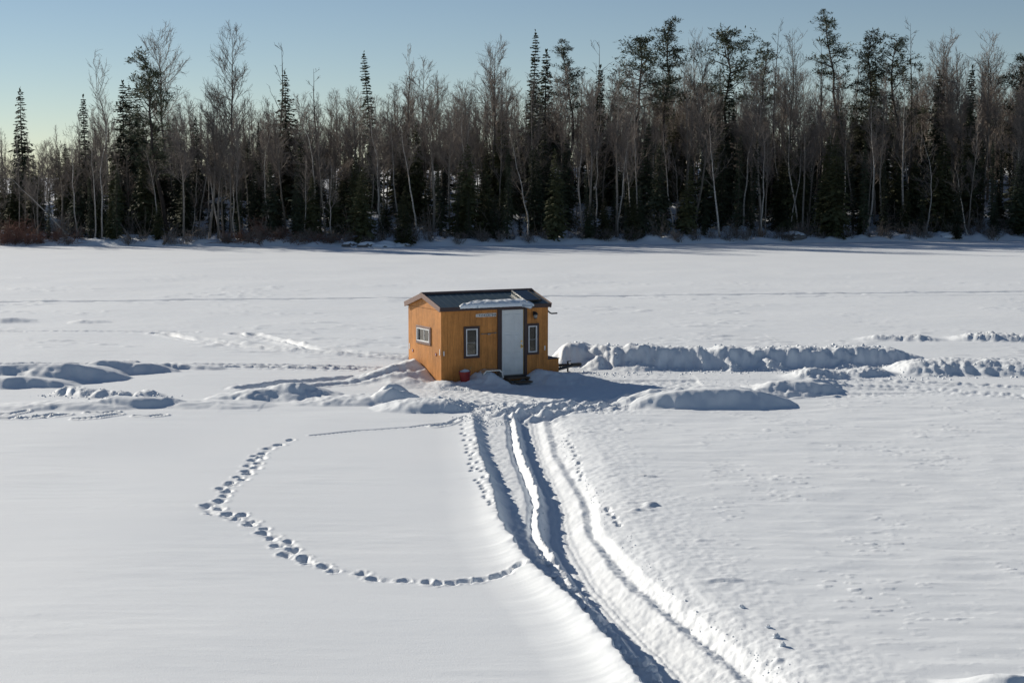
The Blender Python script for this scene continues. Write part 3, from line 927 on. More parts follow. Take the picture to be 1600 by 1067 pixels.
# windows
def window(parent, fn, u0, u1, z0, z1, vertical_sash, trim_mat, curtain):
    w = link('window', None, parent=parent)
    t = .075
    for (a, b, c, d) in ((u0 - t, u0, z0 - t, z1 + t), (u1, u1 + t, z0 - t, z1 + t), (u0 + .001, u1 - .001, z0 - t, z0), (u0 + .001, u1 - .001, z1, z1 + t)):
        MB().prism([(a, c), (b, c), (b, d), (a, d)], fn, -.045, -.0165).build('window_trim', trim_mat, w, bevel=.003)
    s = .035
    for (a, b, c, d) in ((u0 + .002, u0 + s, z0 + .002, z1 - .002), (u1 - s, u1 - .002, z0 + .002, z1 - .002), (u0 + s + .001, u1 - s - .001, z0 + .002, z0 + s), (u0 + s + .001, u1 - s - .001, z1 - s, z1 - .002)):
        MB().prism([(a, c), (b, c), (b, d), (a, d)], fn, -.055, .02).build('window_frame', M['white'], w, bevel=.002)
    if vertical_sash:
        zm = z0 + (z1 - z0) * .48
        MB().prism([(u0 + s + .001, zm - .012), (u1 - s - .001, zm - .012), (u1 - s - .001, zm + .012), (u0 + s + .001, zm + .012)], fn, -.012, .015).build('sash_rail', M['grey_metal'], w)
        rects = [(u0 + s + .001, u1 - s - .001, z0 + s + .001, zm - .013), (u0 + s + .001, u1 - s - .001, zm + .013, z1 - s - .001)]
    else:
        um = (u0 + u1) / 2
        MB().prism([(um - .012, z0 + s + .001), (um + .012, z0 + s + .001), (um + .012, z1 - s - .001), (um - .012, z1 - s - .001)], fn, -.012, .015).build('sash_rail', M['white'], w)
        rects = [(u0 + s + .001, um - .013, z0 + s + .001, z1 - s - .001), (um + .013, u1 - s - .001, z0 + s + .001, z1 - s - .001)]
    for (a, b, c, d) in rects:
        MB().prism([(a, c), (b, c), (b, d), (a, d)], fn, 0.0, .006).build('pane', M['glass'], w)
    if curtain:
        n = 24
        m = MB()
        pts = [fn(u0 + .01 + (u1 - u0 - .02) * i / n, z, .085 + .012 * math.sin(i * 2.1)) for z in (z0 - .03, z1 + .02) for i in range(n + 1)]
        pts += [fn(u0 + .01 + (u1 - u0 - .02) * i / n, z, .088 + .012 * math.sin(i * 2.1)) for z in (z0 - .03, z1 + .02) for i in range(n + 1)]
        k = n + 1
        m.poly(pts, [(i, i + 1, k + i + 1, k + i) for i in range(n)] + [(2 * k + i + 1, 2 * k + i, 3 * k + i, 3 * k + i + 1) for i in range(n)])
        m.build('curtain', M['curtain'], w)
    return w


window(hut, front_fn, *W1, True, M['trim'], False)
window(hut, front_fn, *W2, True, M['trim'], False)
window(hut, gable_fn, *WG, False, M['rake'], True)

# number plates
plates = link('number_sign', None, parent=hut)
sign_text = '93542D0784A'
tx0, tx1, tz0, tz1 = 1.20, 1.93, 2.055, 2.165
MB().box(tx0 + .00, tx0 + .088, -.024, -.0168, tz0 + .008, tz1 - .012).build('sign_plate', M['plate'], plates)
for j in range(2):
    MB().box(tx0 + .012, tx0 + .074, -.0255, -.0245, tz0 + .03 + j * .033, tz0 + .042 + j * .033).build('small_print', M['grey_metal'], plates)
pw = (tx1 - tx0 - .095) / len(sign_text)
for i, ch in enumerate(sign_text):
    x0 = tx0 + .095 + i * pw
    pl = MB().box(x0 + .002, x0 + pw - .002, -.024, -.0168, tz0, tz1).build('sign_plate', M['plate'], plates)
    cu = bpy.data.curves.new('digit', 'FONT')
    cu.body = ch; cu.size = .125; cu.align_x = 'CENTER'; cu.extrude = .0008; cu.offset = .0015
    tmp = bpy.data.objects.new('digit_tmp', cu)
    COL.objects.link(tmp)
    dg = bpy.context.evaluated_depsgraph_get()
    me = bpy.data.meshes.new_from_object(tmp.evaluated_get(dg))
    bpy.data.objects.remove(tmp)
    me.transform(Matrix.Translation((x0 + pw / 2, -.0255, tz0 + .012)) @ Matrix.Rotation(R(90), 4, 'X') @ Matrix.Diagonal((.72, 1, 1, 1)))
    me.materials.clear()
    link('digit', me, M['ink'], pl)

# bar on the front wall
bar = link('wall_bar', None, parent=hut)
MB().tube([(1.36, -.045, 1.515), (1.93, -.045, 1.535)], .011, 8).build('rod', M['grey_metal'], bar)
MB().box(1.60, 1.70, -.062, -.0168, 1.485, 1.525).build('bracket', M['grey_metal'], bar)
MB().box(1.42, 1.45, -.055, -.0168, 1.50, 1.53).build('bracket', M['grey_metal'], bar)
MB().box(1.86, 1.89, -.055, -.0168, 1.515, 1.55).build('bracket', M['grey_metal'], bar)

# lantern
lamp = link('wall_lantern', None, parent=hut)
lx, lz = 3.30, 2.04
MB().box(lx - .045, lx + .045, -.035, -.0168, lz - .02, lz + .12).build('backplate', M['black'], lamp, bevel=.006)
MB().tube([(lx, -.03, lz + .06), (lx, -.09, lz + .10), (lx, -.11, lz + .07)], .012, 8).build('arm', M['black'], lamp)
MB().lathe([(.0, lz + .115), (.03, lz + .105), (.078, lz + .05), (.082, lz + .015), (.0, lz + .014)], 14, lx, -.115).build('hood', M['black'], lamp)
MB().lathe([(.058, lz + .013), (.062, lz - .03), (.05, lz - .085), (.0, lz - .09)], 14, lx, -.115).build('lamp_glass', M['lampglass'], lamp, smooth=True)
MB().lathe([(.0, lz - .088), (.055, lz - .090), (.045, lz - .115), (.0, lz - .12)], 14, lx, -.115).build('base_cap', M['black'], lamp)

# vent pipe under the far eave
MB().tube([(3.70, .25, 2.24), (3.86, .22, 2.20), (4.02, .19, 2.06), (4.07, .18, 2.045), (4.26, .16, 2.05)], .024, 10).build('vent_pipe', M['black'], hut, smooth=True)

# reflectors
for (u, z) in ((2.12, .86), (.36, .90)):
    rf = MB().tube([(-.016, u, z), (-.032, u, z)], .052, 16).build('red_marker', M['red_lens'], hut)
    MB().tube([(-.0325, u, z), (-.036, u, z)], .018, 10).build('lens_centre', M['white'], rf)
for (x, z) in ((.075, .97), (3.70, .97)):
    MB().box(x - .018, x + .018, -.026, -.0168, z - .085, z + .06).build('reflector', M['white'], hut)
for (u, z) in ((.08, 1.0), (2.38, .98)):
    MB().box(-.026, -.0168, u - .022, u + .022, z - .10, z + .09).build('reflector', M['white'], hut)

# wheel arch half buried in the shovelled heap
wa = link('wheel_arch', None, parent=hut)
m = MB()
arc = [(-.38, .0), (-.34, .19), (-.25, .27), (.25, .27), (.34, .19), (.38, .0)]
outer = [(1.62 + a, .12 + b) for a, b in arc]; inner = [(1.62 + a * .9, .12 + b * .86) for a, b in arc]
pts = []
for d in (-.40, -.0168):
    pts += [(u, d, z) for u, z in outer] + [(u, d, z) for u, z in inner]
n = len(arc); fs = []
for i in range(n - 1):
    fs += [(i, i + 1, n + i + 1, n + i), (2 * n + i, 3 * n + i, 3 * n + i + 1, 2 * n + i + 1), (i, 2 * n + i, 2 * n + i + 1, i + 1), (n + i, n + i + 1, 3 * n + i + 1, 3 * n + i)]
m.poly(pts, fs).build('fender', M['alu'], wa)
MB().tube([(1.62, -.33, .04), (1.62, -.12, .04)], .27, 20).build('tyre', M['black'], wa)

# drawbar box and drawbar at the far end
tb = link('tongue_box', None, parent=hut)
BX0, BX1 = HUT_L + .014, HUT_L + .42
nb = 2
for k in range(nb):
    a = BX0 + k * (BX1 - BX0) / nb; b = a + (BX1 - BX0) / nb
    MB().box(a + .002, b - .002, -.012, .004, -.04, .575).build('siding_board', M['wood'], tb)
for k in range(12):
    MB().box(BX1 - .004, BX1 + .012, .006 + k * .2, .006 + (k + 1) * .2 - .008, -.04, .575).build('siding_board', M['wood'], tb)
MB().box(BX0, BX1 - .006, .006, HUT_W - .02, -.04, .57).build('box_core', M['wood_dark'], tb)
MB().box(BX0 - .0, BX1 + .03, -.03, HUT_W, .578, .602).build('box_lid', M['trim'], tb, bevel=.004)
db = link('drawbar', None, parent=hut)
for ya in (.25, 1.75):
    MB().tube([(BX1 + .0, ya, .16), (BX1 + 1.05, .95 + (ya - .95) * .08, .20)], .05, 4).build('drawbar_beam', M['black'], db)
MB().box(BX1 + .98, BX1 + 1.40, .88, 1.02, .16, .27).build('coupler', M['black'], db, bevel=.012)
MB().tube([(BX1 + .90, .95, -.08), (BX1 + .90, .95, .36)], .03, 8).build('jack_post', M['black'], db)
MB().tube([(BX1 + .90, .95, .34), (BX1 + 1.02, .95, .36)], .012, 6).build('jack_crank', M['black'], db)
for k in range(7):
    xa = BX1 + .12 + k * .12
    MB().tube([(xa, .30 + .08 * k, .22), (xa + .06, .36 + .08 * k, .18), (xa + .12, .40 + .08 * k, .24)], .016, 6).build('safety_chain_link', M['black'], db)


# ------------------------------------------------------------------ things round the hut
def snow_on_roof():
    nu, nt = 70, 16
    v = []; rng = np.random.RandomState(5)
    us = np.linspace(0, 1, nu); ts = np.linspace(0, 1, nt)
    U, T = np.meshgrid(us, ts, indexing='ij')
    x = .58 + 2.62 * U
    reach = .52 * np.interp(U, [0, .06, .2, .45, .6, .72, .9, 1], [.10, .30, .62, .95, .78, .85, .75, .55]) * (1 + .12 * perlin(U * 9, U * 0, 900))
    low = -.045 - .05 * sstep(.72, .95, U) + .02 * perlin(U * 30, U * 0, 901)
    t = low + (reach - low) * T
    edge = np.sin(np.clip(T, 0, 1) * math.pi) ** .35 * np.clip(np.minimum(U, 1 - U) * 14, 0, 1) ** .5
    th = .028 + edge * (.062 + .03 * perlin(x / .3, t / .25, 902) + .02 * perlin(x / .1, t / .1, 903))
    droop = np.where(T < .06, -.05 - .09 * sstep(.80, .97, U) * (U < .985) + .03 * perlin(U * 24, U * 0, 905), 0)
    top = [roof_pt(a, b, c + d, 1) for a, b, c, d in zip(x.ravel(), t.ravel(), th.ravel(), droop.ravel())]
    bot = [roof_pt(a, b, .027 if b > 0 else -.03, 1) for a, b in zip(x.ravel(), t.ravel())]
    i = np.arange(nu * nt).reshape(nu, nt); n = nu * nt
    f = [np.stack([i[:-1, :-1], i[1:, :-1], i[1:, 1:], i[:-1, 1:]], -1).reshape(-1, 4)]
    f.append(f[0][:, ::-1] + n)
    loop = list(i[:, 0]) + list(i[-1, 1:]) + list(i[::-1, -1][1:]) + list(i[0, ::-1][1:-1])
    f.append(np.array([(a, a + n, b + n, b) for a, b in zip(loop, loop[1:] + loop[:1])]))
    me = mesh_from('snow_slab', np.array(top + bot), f, True)
    o = link('snow_slab', me, M['snow'], loc=(HX, HY, 0), rot=(0, 0, HUT_YAW))
    tag(o, 'thick white slab of snow sagging over the front eave of the dark roof', 'snow slab')


snow_on_roof()

# steps
sx, sy = hut_to_world(2.55, -.32)
steps = tag(link('doorstep', None, loc=(HX, HY, 0), rot=(0, 0, HUT_YAW)), 'dark wooden doorstep of two treads below the white door', 'step')
MB().box(2.15, 2.96, -.38, -.10, .055, .095).build('tread', M['plank'], steps, bevel=.004)
MB().box(2.34, 2.98, -.68, -.42, -.045, -.008).build('tread', M['plank'], steps, bevel=.004)
for xx in (2.20, 2.88):
    MB().poly([(xx, -.10, -.15), (xx, -.66, -.15), (xx, -.66, -.047), (xx, -.40, -.047), (xx, -.40, .053), (xx, -.10, .053),
               (xx + .04, -.10, -.15), (xx + .04, -.66, -.15), (xx + .04, -.66, -.047), (xx + .04, -.40, -.047), (xx + .04, -.40, .053), (xx + .04, -.10, .053)],
              [(5, 4, 3, 2, 1, 0), (6, 7, 8, 9, 10, 11)] + [(i, (i + 1) % 6, 6 + (i + 1) % 6, 6 + i) for i in range(6)]).build('stringer', M['plank'], steps)

# red bucket
bx, by = hut_to_world(.62, -.42)
bz = gz(bx, by) - .06
bucket = tag(link('bucket', None, loc=(bx, by, bz), rot=(R(3), R(-4), .4)), 'red plastic bucket holding snow beside the front wall of the hut', 'bucket')
MB().lathe([(.0, .0), (.135, .0), (.142, .012), (.178, .335), (.178, .35), (.170, .35), (.135, .02), (.0, .02)], 28).build('bucket_body', M['red'], bucket, smooth=False)
MB().lathe([(.179, .318), (.192, .322), (.194, .345), (.186, .355), (.179, .352)], 28).build('rim', M['red'], bucket)
MB().tube([(.188 * math.cos(a), .188 * math.sin(a) * .9, .335 - .13 * math.sin(a)) for a in [math.pi * k / 12 for k in range(13)]], .005, 6).build('handle', M['black'], bucket)
rs = np.random.RandomState(2)
m = MB()
rings = [(.0, .40), (.06, .385), (.11, .36), (.155, .325), (.16, .27)]
m.lathe([(max(r, .001), zz) for r, zz in rings], 20)
m.v = [(a + rs.uniform(-.012, .012), b + rs.uniform(-.012, .012), c + rs.uniform(-.03, .03)) for a, b, c in m.v]
m.build('snow_fill', M['snow'], bucket, smooth=True)
stk = MB().tube([(.0, .0, .0), (.03, .01, .10), (.045, .01, .17), (.085, .02, .225)], [.014, .012, .011, .007], 7)
o = stk.build('stick', M['straw']); o.location = (bx + .12, by - .02, bz + .27)
tag(o, 'short straw-coloured stick poking up out of the red bucket', 'stick')


# loose chunks of snow
def chunk_mesh(seed, r=1.0):
    import bmesh
    bm = bmesh.new()
    bmesh.ops.create_icosphere(bm, subdivisions=2, radius=1.0)
    rs = random.Random(seed)
    ph = [rs.uniform(0, 6) for _ in range(6)]
    for v in bm.verts:
        p = v.co
        k = 1 + .22 * math.sin(3.1 * p.x + ph[0]) * math.sin(2.7 * p.y + ph[1]) + .16 * math.sin(5.3 * p.z + ph[2] + 3 * p.x) + rs.uniform(-.09, .09)
        v.co = Vector((p.x * k * 1.1, p.y * k * .9, p.z * k * .8))
    me = bpy.data.meshes.new('snow_chunk')
    bm.to_mesh(me); bm.free()
    return me


chunks = [chunk_mesh(s) for s in range(5)]
for c in chunks: c.materials.append(M['snow'])
rs = random.Random(8)
chunk_spots = [(845, 868, 9), (857, 876, 10), (868, 893, 12), (876, 905, 9), (884, 900, 8), (893, 917, 13), (901, 928, 10), (910, 938, 11), (921, 947, 13), (929, 957, 16), (934, 968, 14),
               (941, 975, 12), (948, 986, 12), (957, 988, 9), (965, 998, 11), (975, 1007, 10), (985, 1015, 14), (996, 1022, 16), (1007, 1029, 17), (1018, 1040, 16), (1026, 1050, 12), (950, 965, 9), (916, 925, 7),
               (1200, 1000, 7), (1212, 1016, 9), (1222, 1030, 10), (1160, 968, 6)]
for i, (px, py, s) in enumerate(chunk_spots):
    X, Y = G(px, py, -.2)
    r = s * .62 * Y / 2500 * rs.uniform(.9, 1.25)
    o = link('snow_chunk', chunks[i % 5], loc=(X, Y, gz(X, Y) + r * .45), rot=(rs.uniform(-.4, .4), rs.uniform(-.4, .4), rs.uniform(0, 6)), scale=(r, r, r))
    if i >= 23:
        tag(o, 'rough clump of snow on the right berm of the rutted trail', 'snow chunk', 'snow clumps along the trail right berm')
    else:
        tag(o, 'rough clump of broken snow in the shaded left rut of the trail', 'snow chunk', 'snow clumps along the trail left rut')


# crumbs of snow nobody could count: yard, banks, berms
def snow_rubble():
    rng = np.random.RandomState(4)
    P = []
    def line(pts, n, sx, sy, r0, r1):
        for k in range(n):
            q = rng.rand() * (len(pts) - 1); i = int(q); t = q - i
            P.append((pts[i][0] + (pts[i + 1][0] - pts[i][0]) * t + rng.normal(0, sx), pts[i][1] + (pts[i + 1][1] - pts[i][1]) * t + rng.normal(0, sy), r0 * .7 + (r1 - r0) * rng.rand() ** 3))
    line([G(862, 582), G(960, 584), G(1100, 582), G(1240, 579), G(1400, 574)], 420, .3, .35, .02, .075)
    line([G(870, 566), G(1100, 568), G(1380, 566)], 420, .3, .35, .02, .11)
    line([G(868, 574), G(1100, 580), G(1380, 575)], 260, .3, .15, .02, .10)
    line([G(1410, 590), G(1500, 587), G(1650, 590)], 160, .3, .4, .02, .08)
    line([G(720, 640), G(800, 640), G(900, 632)], 420, .5, .7, .015, .06)
    line([G(728, 655), G(780, 658)], 110, .25, .3, .02, .08)
    line([G(865, 660), G(900, 720), G(945, 800), G(1010, 885), G(1095, 955), G(1190, 1022), G(1250, 1067)], 420, .10, .3, .006, .028)
    line([G(815, 690), G(845, 770), G(840, 820), G(888, 887)], 200, .06, .3, .008, .03)
    line([G(62, 617), G(160, 622), G(268, 621)], 150, .25, .18, .015, .07)
    line([G(690, 606), G(740, 606)], 60, .3, .15, .015, .05)
    line([G(1240, 597), G(1420, 588)], 120, .3, .3, .015, .06)
    line([G(900, 590), G(1300, 600)], 200, 1.0, .9, .012, .04)
    P = np.array(P)
    z = ground_height(P[:, 0], P[:, 1])
    base = np.array([(1, 0, -.3), (-.3, .95, -.3), (-.6, -.8, -.3), (.45, .5, .55), (-.5, .1, .6), (.2, -.6, .5), (0, 0, .95)])
    fc = np.array([(0, 1, 3), (1, 4, 3), (1, 2, 4), (2, 5, 4), (2, 0, 5), (0, 3, 5), (3, 4, 6), (4, 5, 6), (5, 3, 6)])
    n = len(P)
    ang = rng.rand(n) * 6.28
    jit = 1 + rng.uniform(-.3, .3, (n, 7, 3))
    B = base[None] * jit * P[:, 2][:, None, None]
    c, s = np.cos(ang)[:, None], np.sin(ang)[:, None]
    V = np.stack([B[..., 0] * c - B[..., 1] * s + P[:, 0][:, None], B[..., 0] * s + B[..., 1] * c + P[:, 1][:, None], B[..., 2] * .8 + z[:, None]], -1)
    F = fc[None] + (np.arange(n) * 7)[:, None, None]
    tag(link('snow_rubble', mesh_from('snow_rubble', V.reshape(-1, 3), F.reshape(-1, 3), False), M['snow']), 'loose crumbs of snow scattered over the yard and banks', 'snow crumbs', kind='stuff')


snow_rubble()

# ------------------------------------------------------------------ trees
def tubes(P0, P1, R0, R1, sides):
    """many separate open prisms as arrays"""
    P0 = np.asarray(P0, float); P1 = np.asarray(P1, float); R0 = np.asarray(R0, float); R1 = np.asarray(R1, float)
    d = P1 - P0
    d /= np.maximum(np.linalg.norm(d, axis=1, keepdims=True), 1e-6)
    ref = np.where(np.abs(d[:, 2:3]) > .9, np.array([[1., 0, 0]]), np.array([[0, 0, 1.]]))
    a = np.cross(d, ref); a /= np.linalg.norm(a, axis=1, keepdims=True)
    b = np.cross(d, a)
    n = len(P0)
    ang = np.arange(sides) * 2 * math.pi / sides
    ring = np.cos(ang)[None, :, None] * a[:, None, :] + np.sin(ang)[None, :, None] * b[:, None, :]
    V = np.concatenate([P0[:, None, :] + ring * R0[:, None, None], P1[:, None, :] + ring * R1[:, None, None]], 1)
    k = np.arange(sides); k2 = (k + 1) % sides
    q = np.stack([k, k2, sides + k2, sides + k], -1)
    F = q[None] + (np.arange(n) * 2 * sides)[:, None, None]
    return V.reshape(-1, 3), F.reshape(-1, 4)


def wander(rng, p, d, length, nseg, bend, up):
    pts = [np.array(p, float)]; d = np.array(d, float)
    for _ in range(nseg):
        d = d + rng.normal(0, bend, 3) + np.array([0, 0, up])
        d /= np.linalg.norm(d)
        pts.append(pts[-1] + d * length / nseg)
    return pts


def bare_tree(seed, H, r, start, spread, n1, elev, twist=.05, dens=1.0, twig_r=.009, fork=0):
    rng = np.random.RandomState(seed)
    n = 12
    tp = [np.zeros(3)]
    drift_ = rng.normal(0, twist, 2)
    for i in range(1, n + 1):
        drift_ = drift_ * .7 + rng.normal(0, twist, 2)
        tp.append(tp[-1] + np.array([drift_[0] * H / n, drift_[1] * H / n, H / n]))
    tp = np.array(tp)
    rad = r * (1 - np.linspace(0, 1, n + 1) ** 1.15 * .93)
    tV, tF = tubes(tp[:-1], tp[1:] , rad[:-1], rad[1:], 7)
    segs = []
    def emit(pts, ra, rb):
        m = len(pts) - 1
        for i in range(m):
            segs.append((pts[i], pts[i + 1], ra + (rb - ra) * i / m, ra + (rb - ra) * (i + 1) / m))
    for b in range(n1):
        t = start + (1 - start) * (b + rng.rand()) / n1
        t = min(t, .985)
        k = t * n; i = int(k); p = tp[i] + (tp[min(i + 1, n)] - tp[i]) * (k - i)
        az = rng.rand() * 6.283
        el = R(rng.normal(elev, 9)) + .25 * t
        L = H * spread * (.35 + .65 * (1 - (t - start) / (1 - start + 1e-6)) ** .7) * rng.uniform(.65, 1.2)
        d = np.array([math.cos(az) * math.cos(el), math.sin(az) * math.cos(el), math.sin(el)])
        br = min(rad[i] * .5, .012 + L * .012)
        pts = wander(rng, p, d, L, 5, .13, .07)
        emit(pts, br, twig_r)
        n2 = max(2, int(L * 2.3 * dens))
        for c in range(n2):
            tt = .2 + .8 * (c + rng.rand()) / n2
            q = tt * 5; j = min(int(q), 4); pp = pts[j] + (pts[j + 1] - pts[j]) * (q - j)
            dd = pts[j + 1] - pts[j]; dd = dd / np.linalg.norm(dd) + rng.normal(0, .5, 3) + np.array([0, 0, .18]); dd /= np.linalg.norm(dd)
            L2 = L * (.5 - .25 * tt) * rng.uniform(.6, 1.2)
            p2 = wander(rng, pp, dd, L2, 3, .14, .08)
            emit(p2, max(br * .45, twig_r), twig_r * .8)
            n3 = max(2, int(L2 * 4.2 * dens))
            for e in range(n3):
                t3 = .15 + .85 * (e + rng.rand()) / n3
                q = t3 * 3; j2 = min(int(q), 2); p3 = p2[j2] + (p2[j2 + 1] - p2[j2]) * (q - j2)
                d3 = p2[j2 + 1] - p2[j2]; d3 = d3 / np.linalg.norm(d3) + rng.normal(0, .5, 3) + np.array([0, 0, .12]); d3 /= np.linalg.norm(d3)
                p4 = wander(rng, p3, d3, rng.uniform(.25, .6) * (.6 + .4 * L2), 2, .15, .05)
                emit(p4, twig_r * .85, twig_r * .55)
    S = segs
    cV, cF = tubes([s[0] for s in S], [s[1] for s in S], [s[2] for s in S], [s[3] for s in S], 3)
    return mesh_from('bare_trunk', tV, tF, True), mesh_from('bare_crown', cV, cF, False), tp[-1]


def sprays(P, D, L, W, rng, droop=.0):
    """flat needle sprays: a bent kite of two quads per spray"""
    n = len(P)
    P = np.asarray(P); D = np.asarray(D); L = np.asarray(L)[:, None]; W = np.asarray(W)[:, None]
    up = np.array([[0, 0, 1.]]) + rng.normal(0, .35, (n, 3))
    s = np.cross(D, up); s /= np.maximum(np.linalg.norm(s, axis=1, keepdims=True), 1e-5)
    tip = P + D * L; tip[:, 2] -= droop * L[:, 0]
    mid = P + D * L * .55; mid[:, 2] -= droop * .3 * L[:, 0]
    a = mid + s * W; b = mid - s * W
    a[:, 2] -= .25 * W[:, 0]; b[:, 2] -= .25 * W[:, 0]
    V = np.stack([P, a, tip, b, mid], 1).reshape(-1, 3)
    base = (np.arange(n) * 5)[:, None]
    F = np.concatenate([base + np.array([[0, 1, 4]]), base + np.array([[1, 2, 4]]), base + np.array([[2, 3, 4]]), base + np.array([[3, 0, 4]])])
    return V, F


def spruce_tree(seed, H, r, wid, bare=.08, dens=1.0, rag=.25, topknot=False, step=1.0):
    rng = np.random.RandomState(seed)
    lean = rng.normal(0, .012, 2)
    def axis(z): return np.array([lean[0] * z + .05 * math.sin(z * .7 + seed), lean[1] * z, z])
    zs = np.linspace(0, H, 9)
    tp = np.array([axis(z) for z in zs]); rad = r * (1 - np.linspace(0, 1, 9) * .95)
    tV, tF = tubes(tp[:-1], tp[1:], rad[:-1], rad[1:], 6)
    P = []; D = []; L = []; W = []; B = []
    z = H * bare
    gap = 1.0
    while z < H * .985:
        f = (z / H - bare) / (1 - bare)
        prof = (1 - f) ** .85 * (.55 + .45 * min(1, f * 6))
        if topknot: prof = prof * (.75 + .5 * math.exp(-((f - .9) / .07) ** 2) * 1.6)
        rb = wid * (prof + .035) * (1 + rng.normal(0, rag * .5))
        nb = int(6 + 5 * prof)
        for k in range(nb):
            if rng.rand() < rag * .55: continue
            az = 6.283 * (k + rng.rand() * .8) / nb
            bl = rb * rng.uniform(.6, 1.2)
            el = R(28 * f - 18 + rng.normal(0, 8))
            d = np.array([math.cos(az) * math.cos(el), math.sin(az) * math.cos(el), math.sin(el)])
            p0 = axis(z)
            B.append((p0, p0 + d * bl * .8))
            ns = max(2, int(bl / .20 * dens))
            for q in range(ns):
                t = (q + .4 + rng.rand() * .5) / ns
                pp = p0 + d * bl * t * .92 - np.array([0, 0, .10 * bl * t * t])
                for sgn in (-1, 1):
                    a2 = az + sgn * rng.uniform(.45, .95)
                    e2 = el - .15 + rng.normal(0, .2)
                    P.append(pp); D.append([math.cos(a2) * math.cos(e2), math.sin(a2) * math.cos(e2), math.sin(e2)])
                    sl = step ** .6 * (.16 + .24 * bl * (1 - .5 * t)) * rng.uniform(.7, 1.25)
                    L.append(sl); W.append(sl * .36)
            P.append(p0 + d * bl * .75 - np.array([0, 0, .06 * bl])); D.append(d); sl = .15 + .3 * bl; L.append(sl); W.append(sl * .28)
        z += step * (.15 + .11 * (1 - f)) * rng.uniform(.75, 1.3) * (H / 10) ** .4
    for k in range(8):                                   # leader
        az = rng.rand() * 6.28
        P.append(axis(H * (.97 + .03 * rng.rand()))); D.append([.3 * math.cos(az), .3 * math.sin(az), .95]); L.append(.3); W.append(.06)
    V, F = sprays(P, D, L, W, rng, .22)
    bV, bF = tubes([b[0] for b in B], [b[1] for b in B], [.018] * len(B), [.006] * len(B), 3)
    cm = mesh_from('spruce_crown', np.concatenate([V, bV]), [F, bF + len(V)])
    return mesh_from('spruce_trunk', tV, tF, True), cm


def pine_tree(seed, H, r, wid, start, flat=.3, nb=26):
    rng = np.random.RandomState(seed)
    n = 10
    tp = [np.zeros(3)]
    for i in range(n): tp.append(tp[-1] + np.array([rng.normal(0, .012) * H, rng.normal(0, .012) * H, H / n]))
    tp = np.array(tp); rad = r * (1 - np.linspace(0, 1, n + 1) * .88)
    tV, tF = tubes(tp[:-1], tp[1:], rad[:-1], rad[1:], 7)
    P = []; D = []; L = []; W = []; B = []
    for b in range(nb):
        f = (b + rng.rand()) / nb
        t = start + (1 - start) * f
        k = min(t, .995) * n; i = min(int(k), n - 1); p = tp[i] + (tp[i + 1] - tp[i]) * (k - i)
        az = rng.rand() * 6.283
        prof = (.55 + .45 * math.sin(math.pi * min(1, f * 1.1))) * (1 - flat * f) if f < .93 else .35
        bl = wid * prof * rng.uniform(.55, 1.2)
        if rng.rand() < .15: bl *= .5
        el = R(rng.normal(8 + 35 * f, 12))
        pts = wander(rng, p, [math.cos(az) * math.cos(el), math.sin(az) * math.cos(el), math.sin(el)], bl, 4, .14, .06)
        for q in range(4): B.append((pts[q], pts[q + 1], .05 * (1 - q / 4.5), .05 * (1 - (q + 1) / 4.5)))
        for c in range(int(6 + bl * 5)):
            tt = .45 + .6 * rng.rand()
            q = min(tt, .999) * 4; j = int(q)
            cc = pts[j] + (pts[j + 1] - pts[j]) * (q - j) + rng.normal(0, .25, 3) * np.array([1, 1, .6]) * (.6 + .4 * bl)
            m = 13
            dd = rng.normal(0, 1, (m, 3)); dd[:, 2] = np.abs(dd[:, 2]) * .8 - .1
            dd /= np.linalg.norm(dd, axis=1, keepdims=True)
            for e in range(m):
                P.append(cc + rng.normal(0, .09, 3)); D.append(dd[e]); sl = rng.uniform(.18, .36); L.append(sl); W.append(sl * .13)
    # dead stubs lower down
    for b in range(10):
        t = start * rng.uniform(.35, 1.0); k = t * n; i = int(k); p = tp[i] + (tp[i + 1] - tp[i]) * (k - i)
        az = rng.rand() * 6.283
        pts = wander(rng, p, [math.cos(az), math.sin(az), rng.uniform(-.2, .2)], rng.uniform(.5, 1.8), 3, .15, 0)
        for q in range(3): B.append((pts[q], pts[q + 1], .022 - .005 * q, .017 - .005 * q))
    V, F = sprays(P, D, L, W, rng, .05)
    bV, bF = tubes([b[0] for b in B], [b[1] for b in B], [b[2] for b in B], [b[3] for b in B], 4)
    cm = bpy.data.meshes
    crown = mesh_from('pine_crown', np.concatenate([V, bV]), [F, bF + len(V)])
    crown.materials.append(M['pine']); crown.materials.append(M['dark_bark'])
    crown.polygons.foreach_set('material_index', np.concatenate([np.zeros(len(F), dtype=np.int32), np.ones(len(bF), dtype=np.int32)]))
    return mesh_from('pine_trunk', tV, tF, True), crown


def set_mat(me, m):
    me.materials.clear(); me.materials.append(m); return me


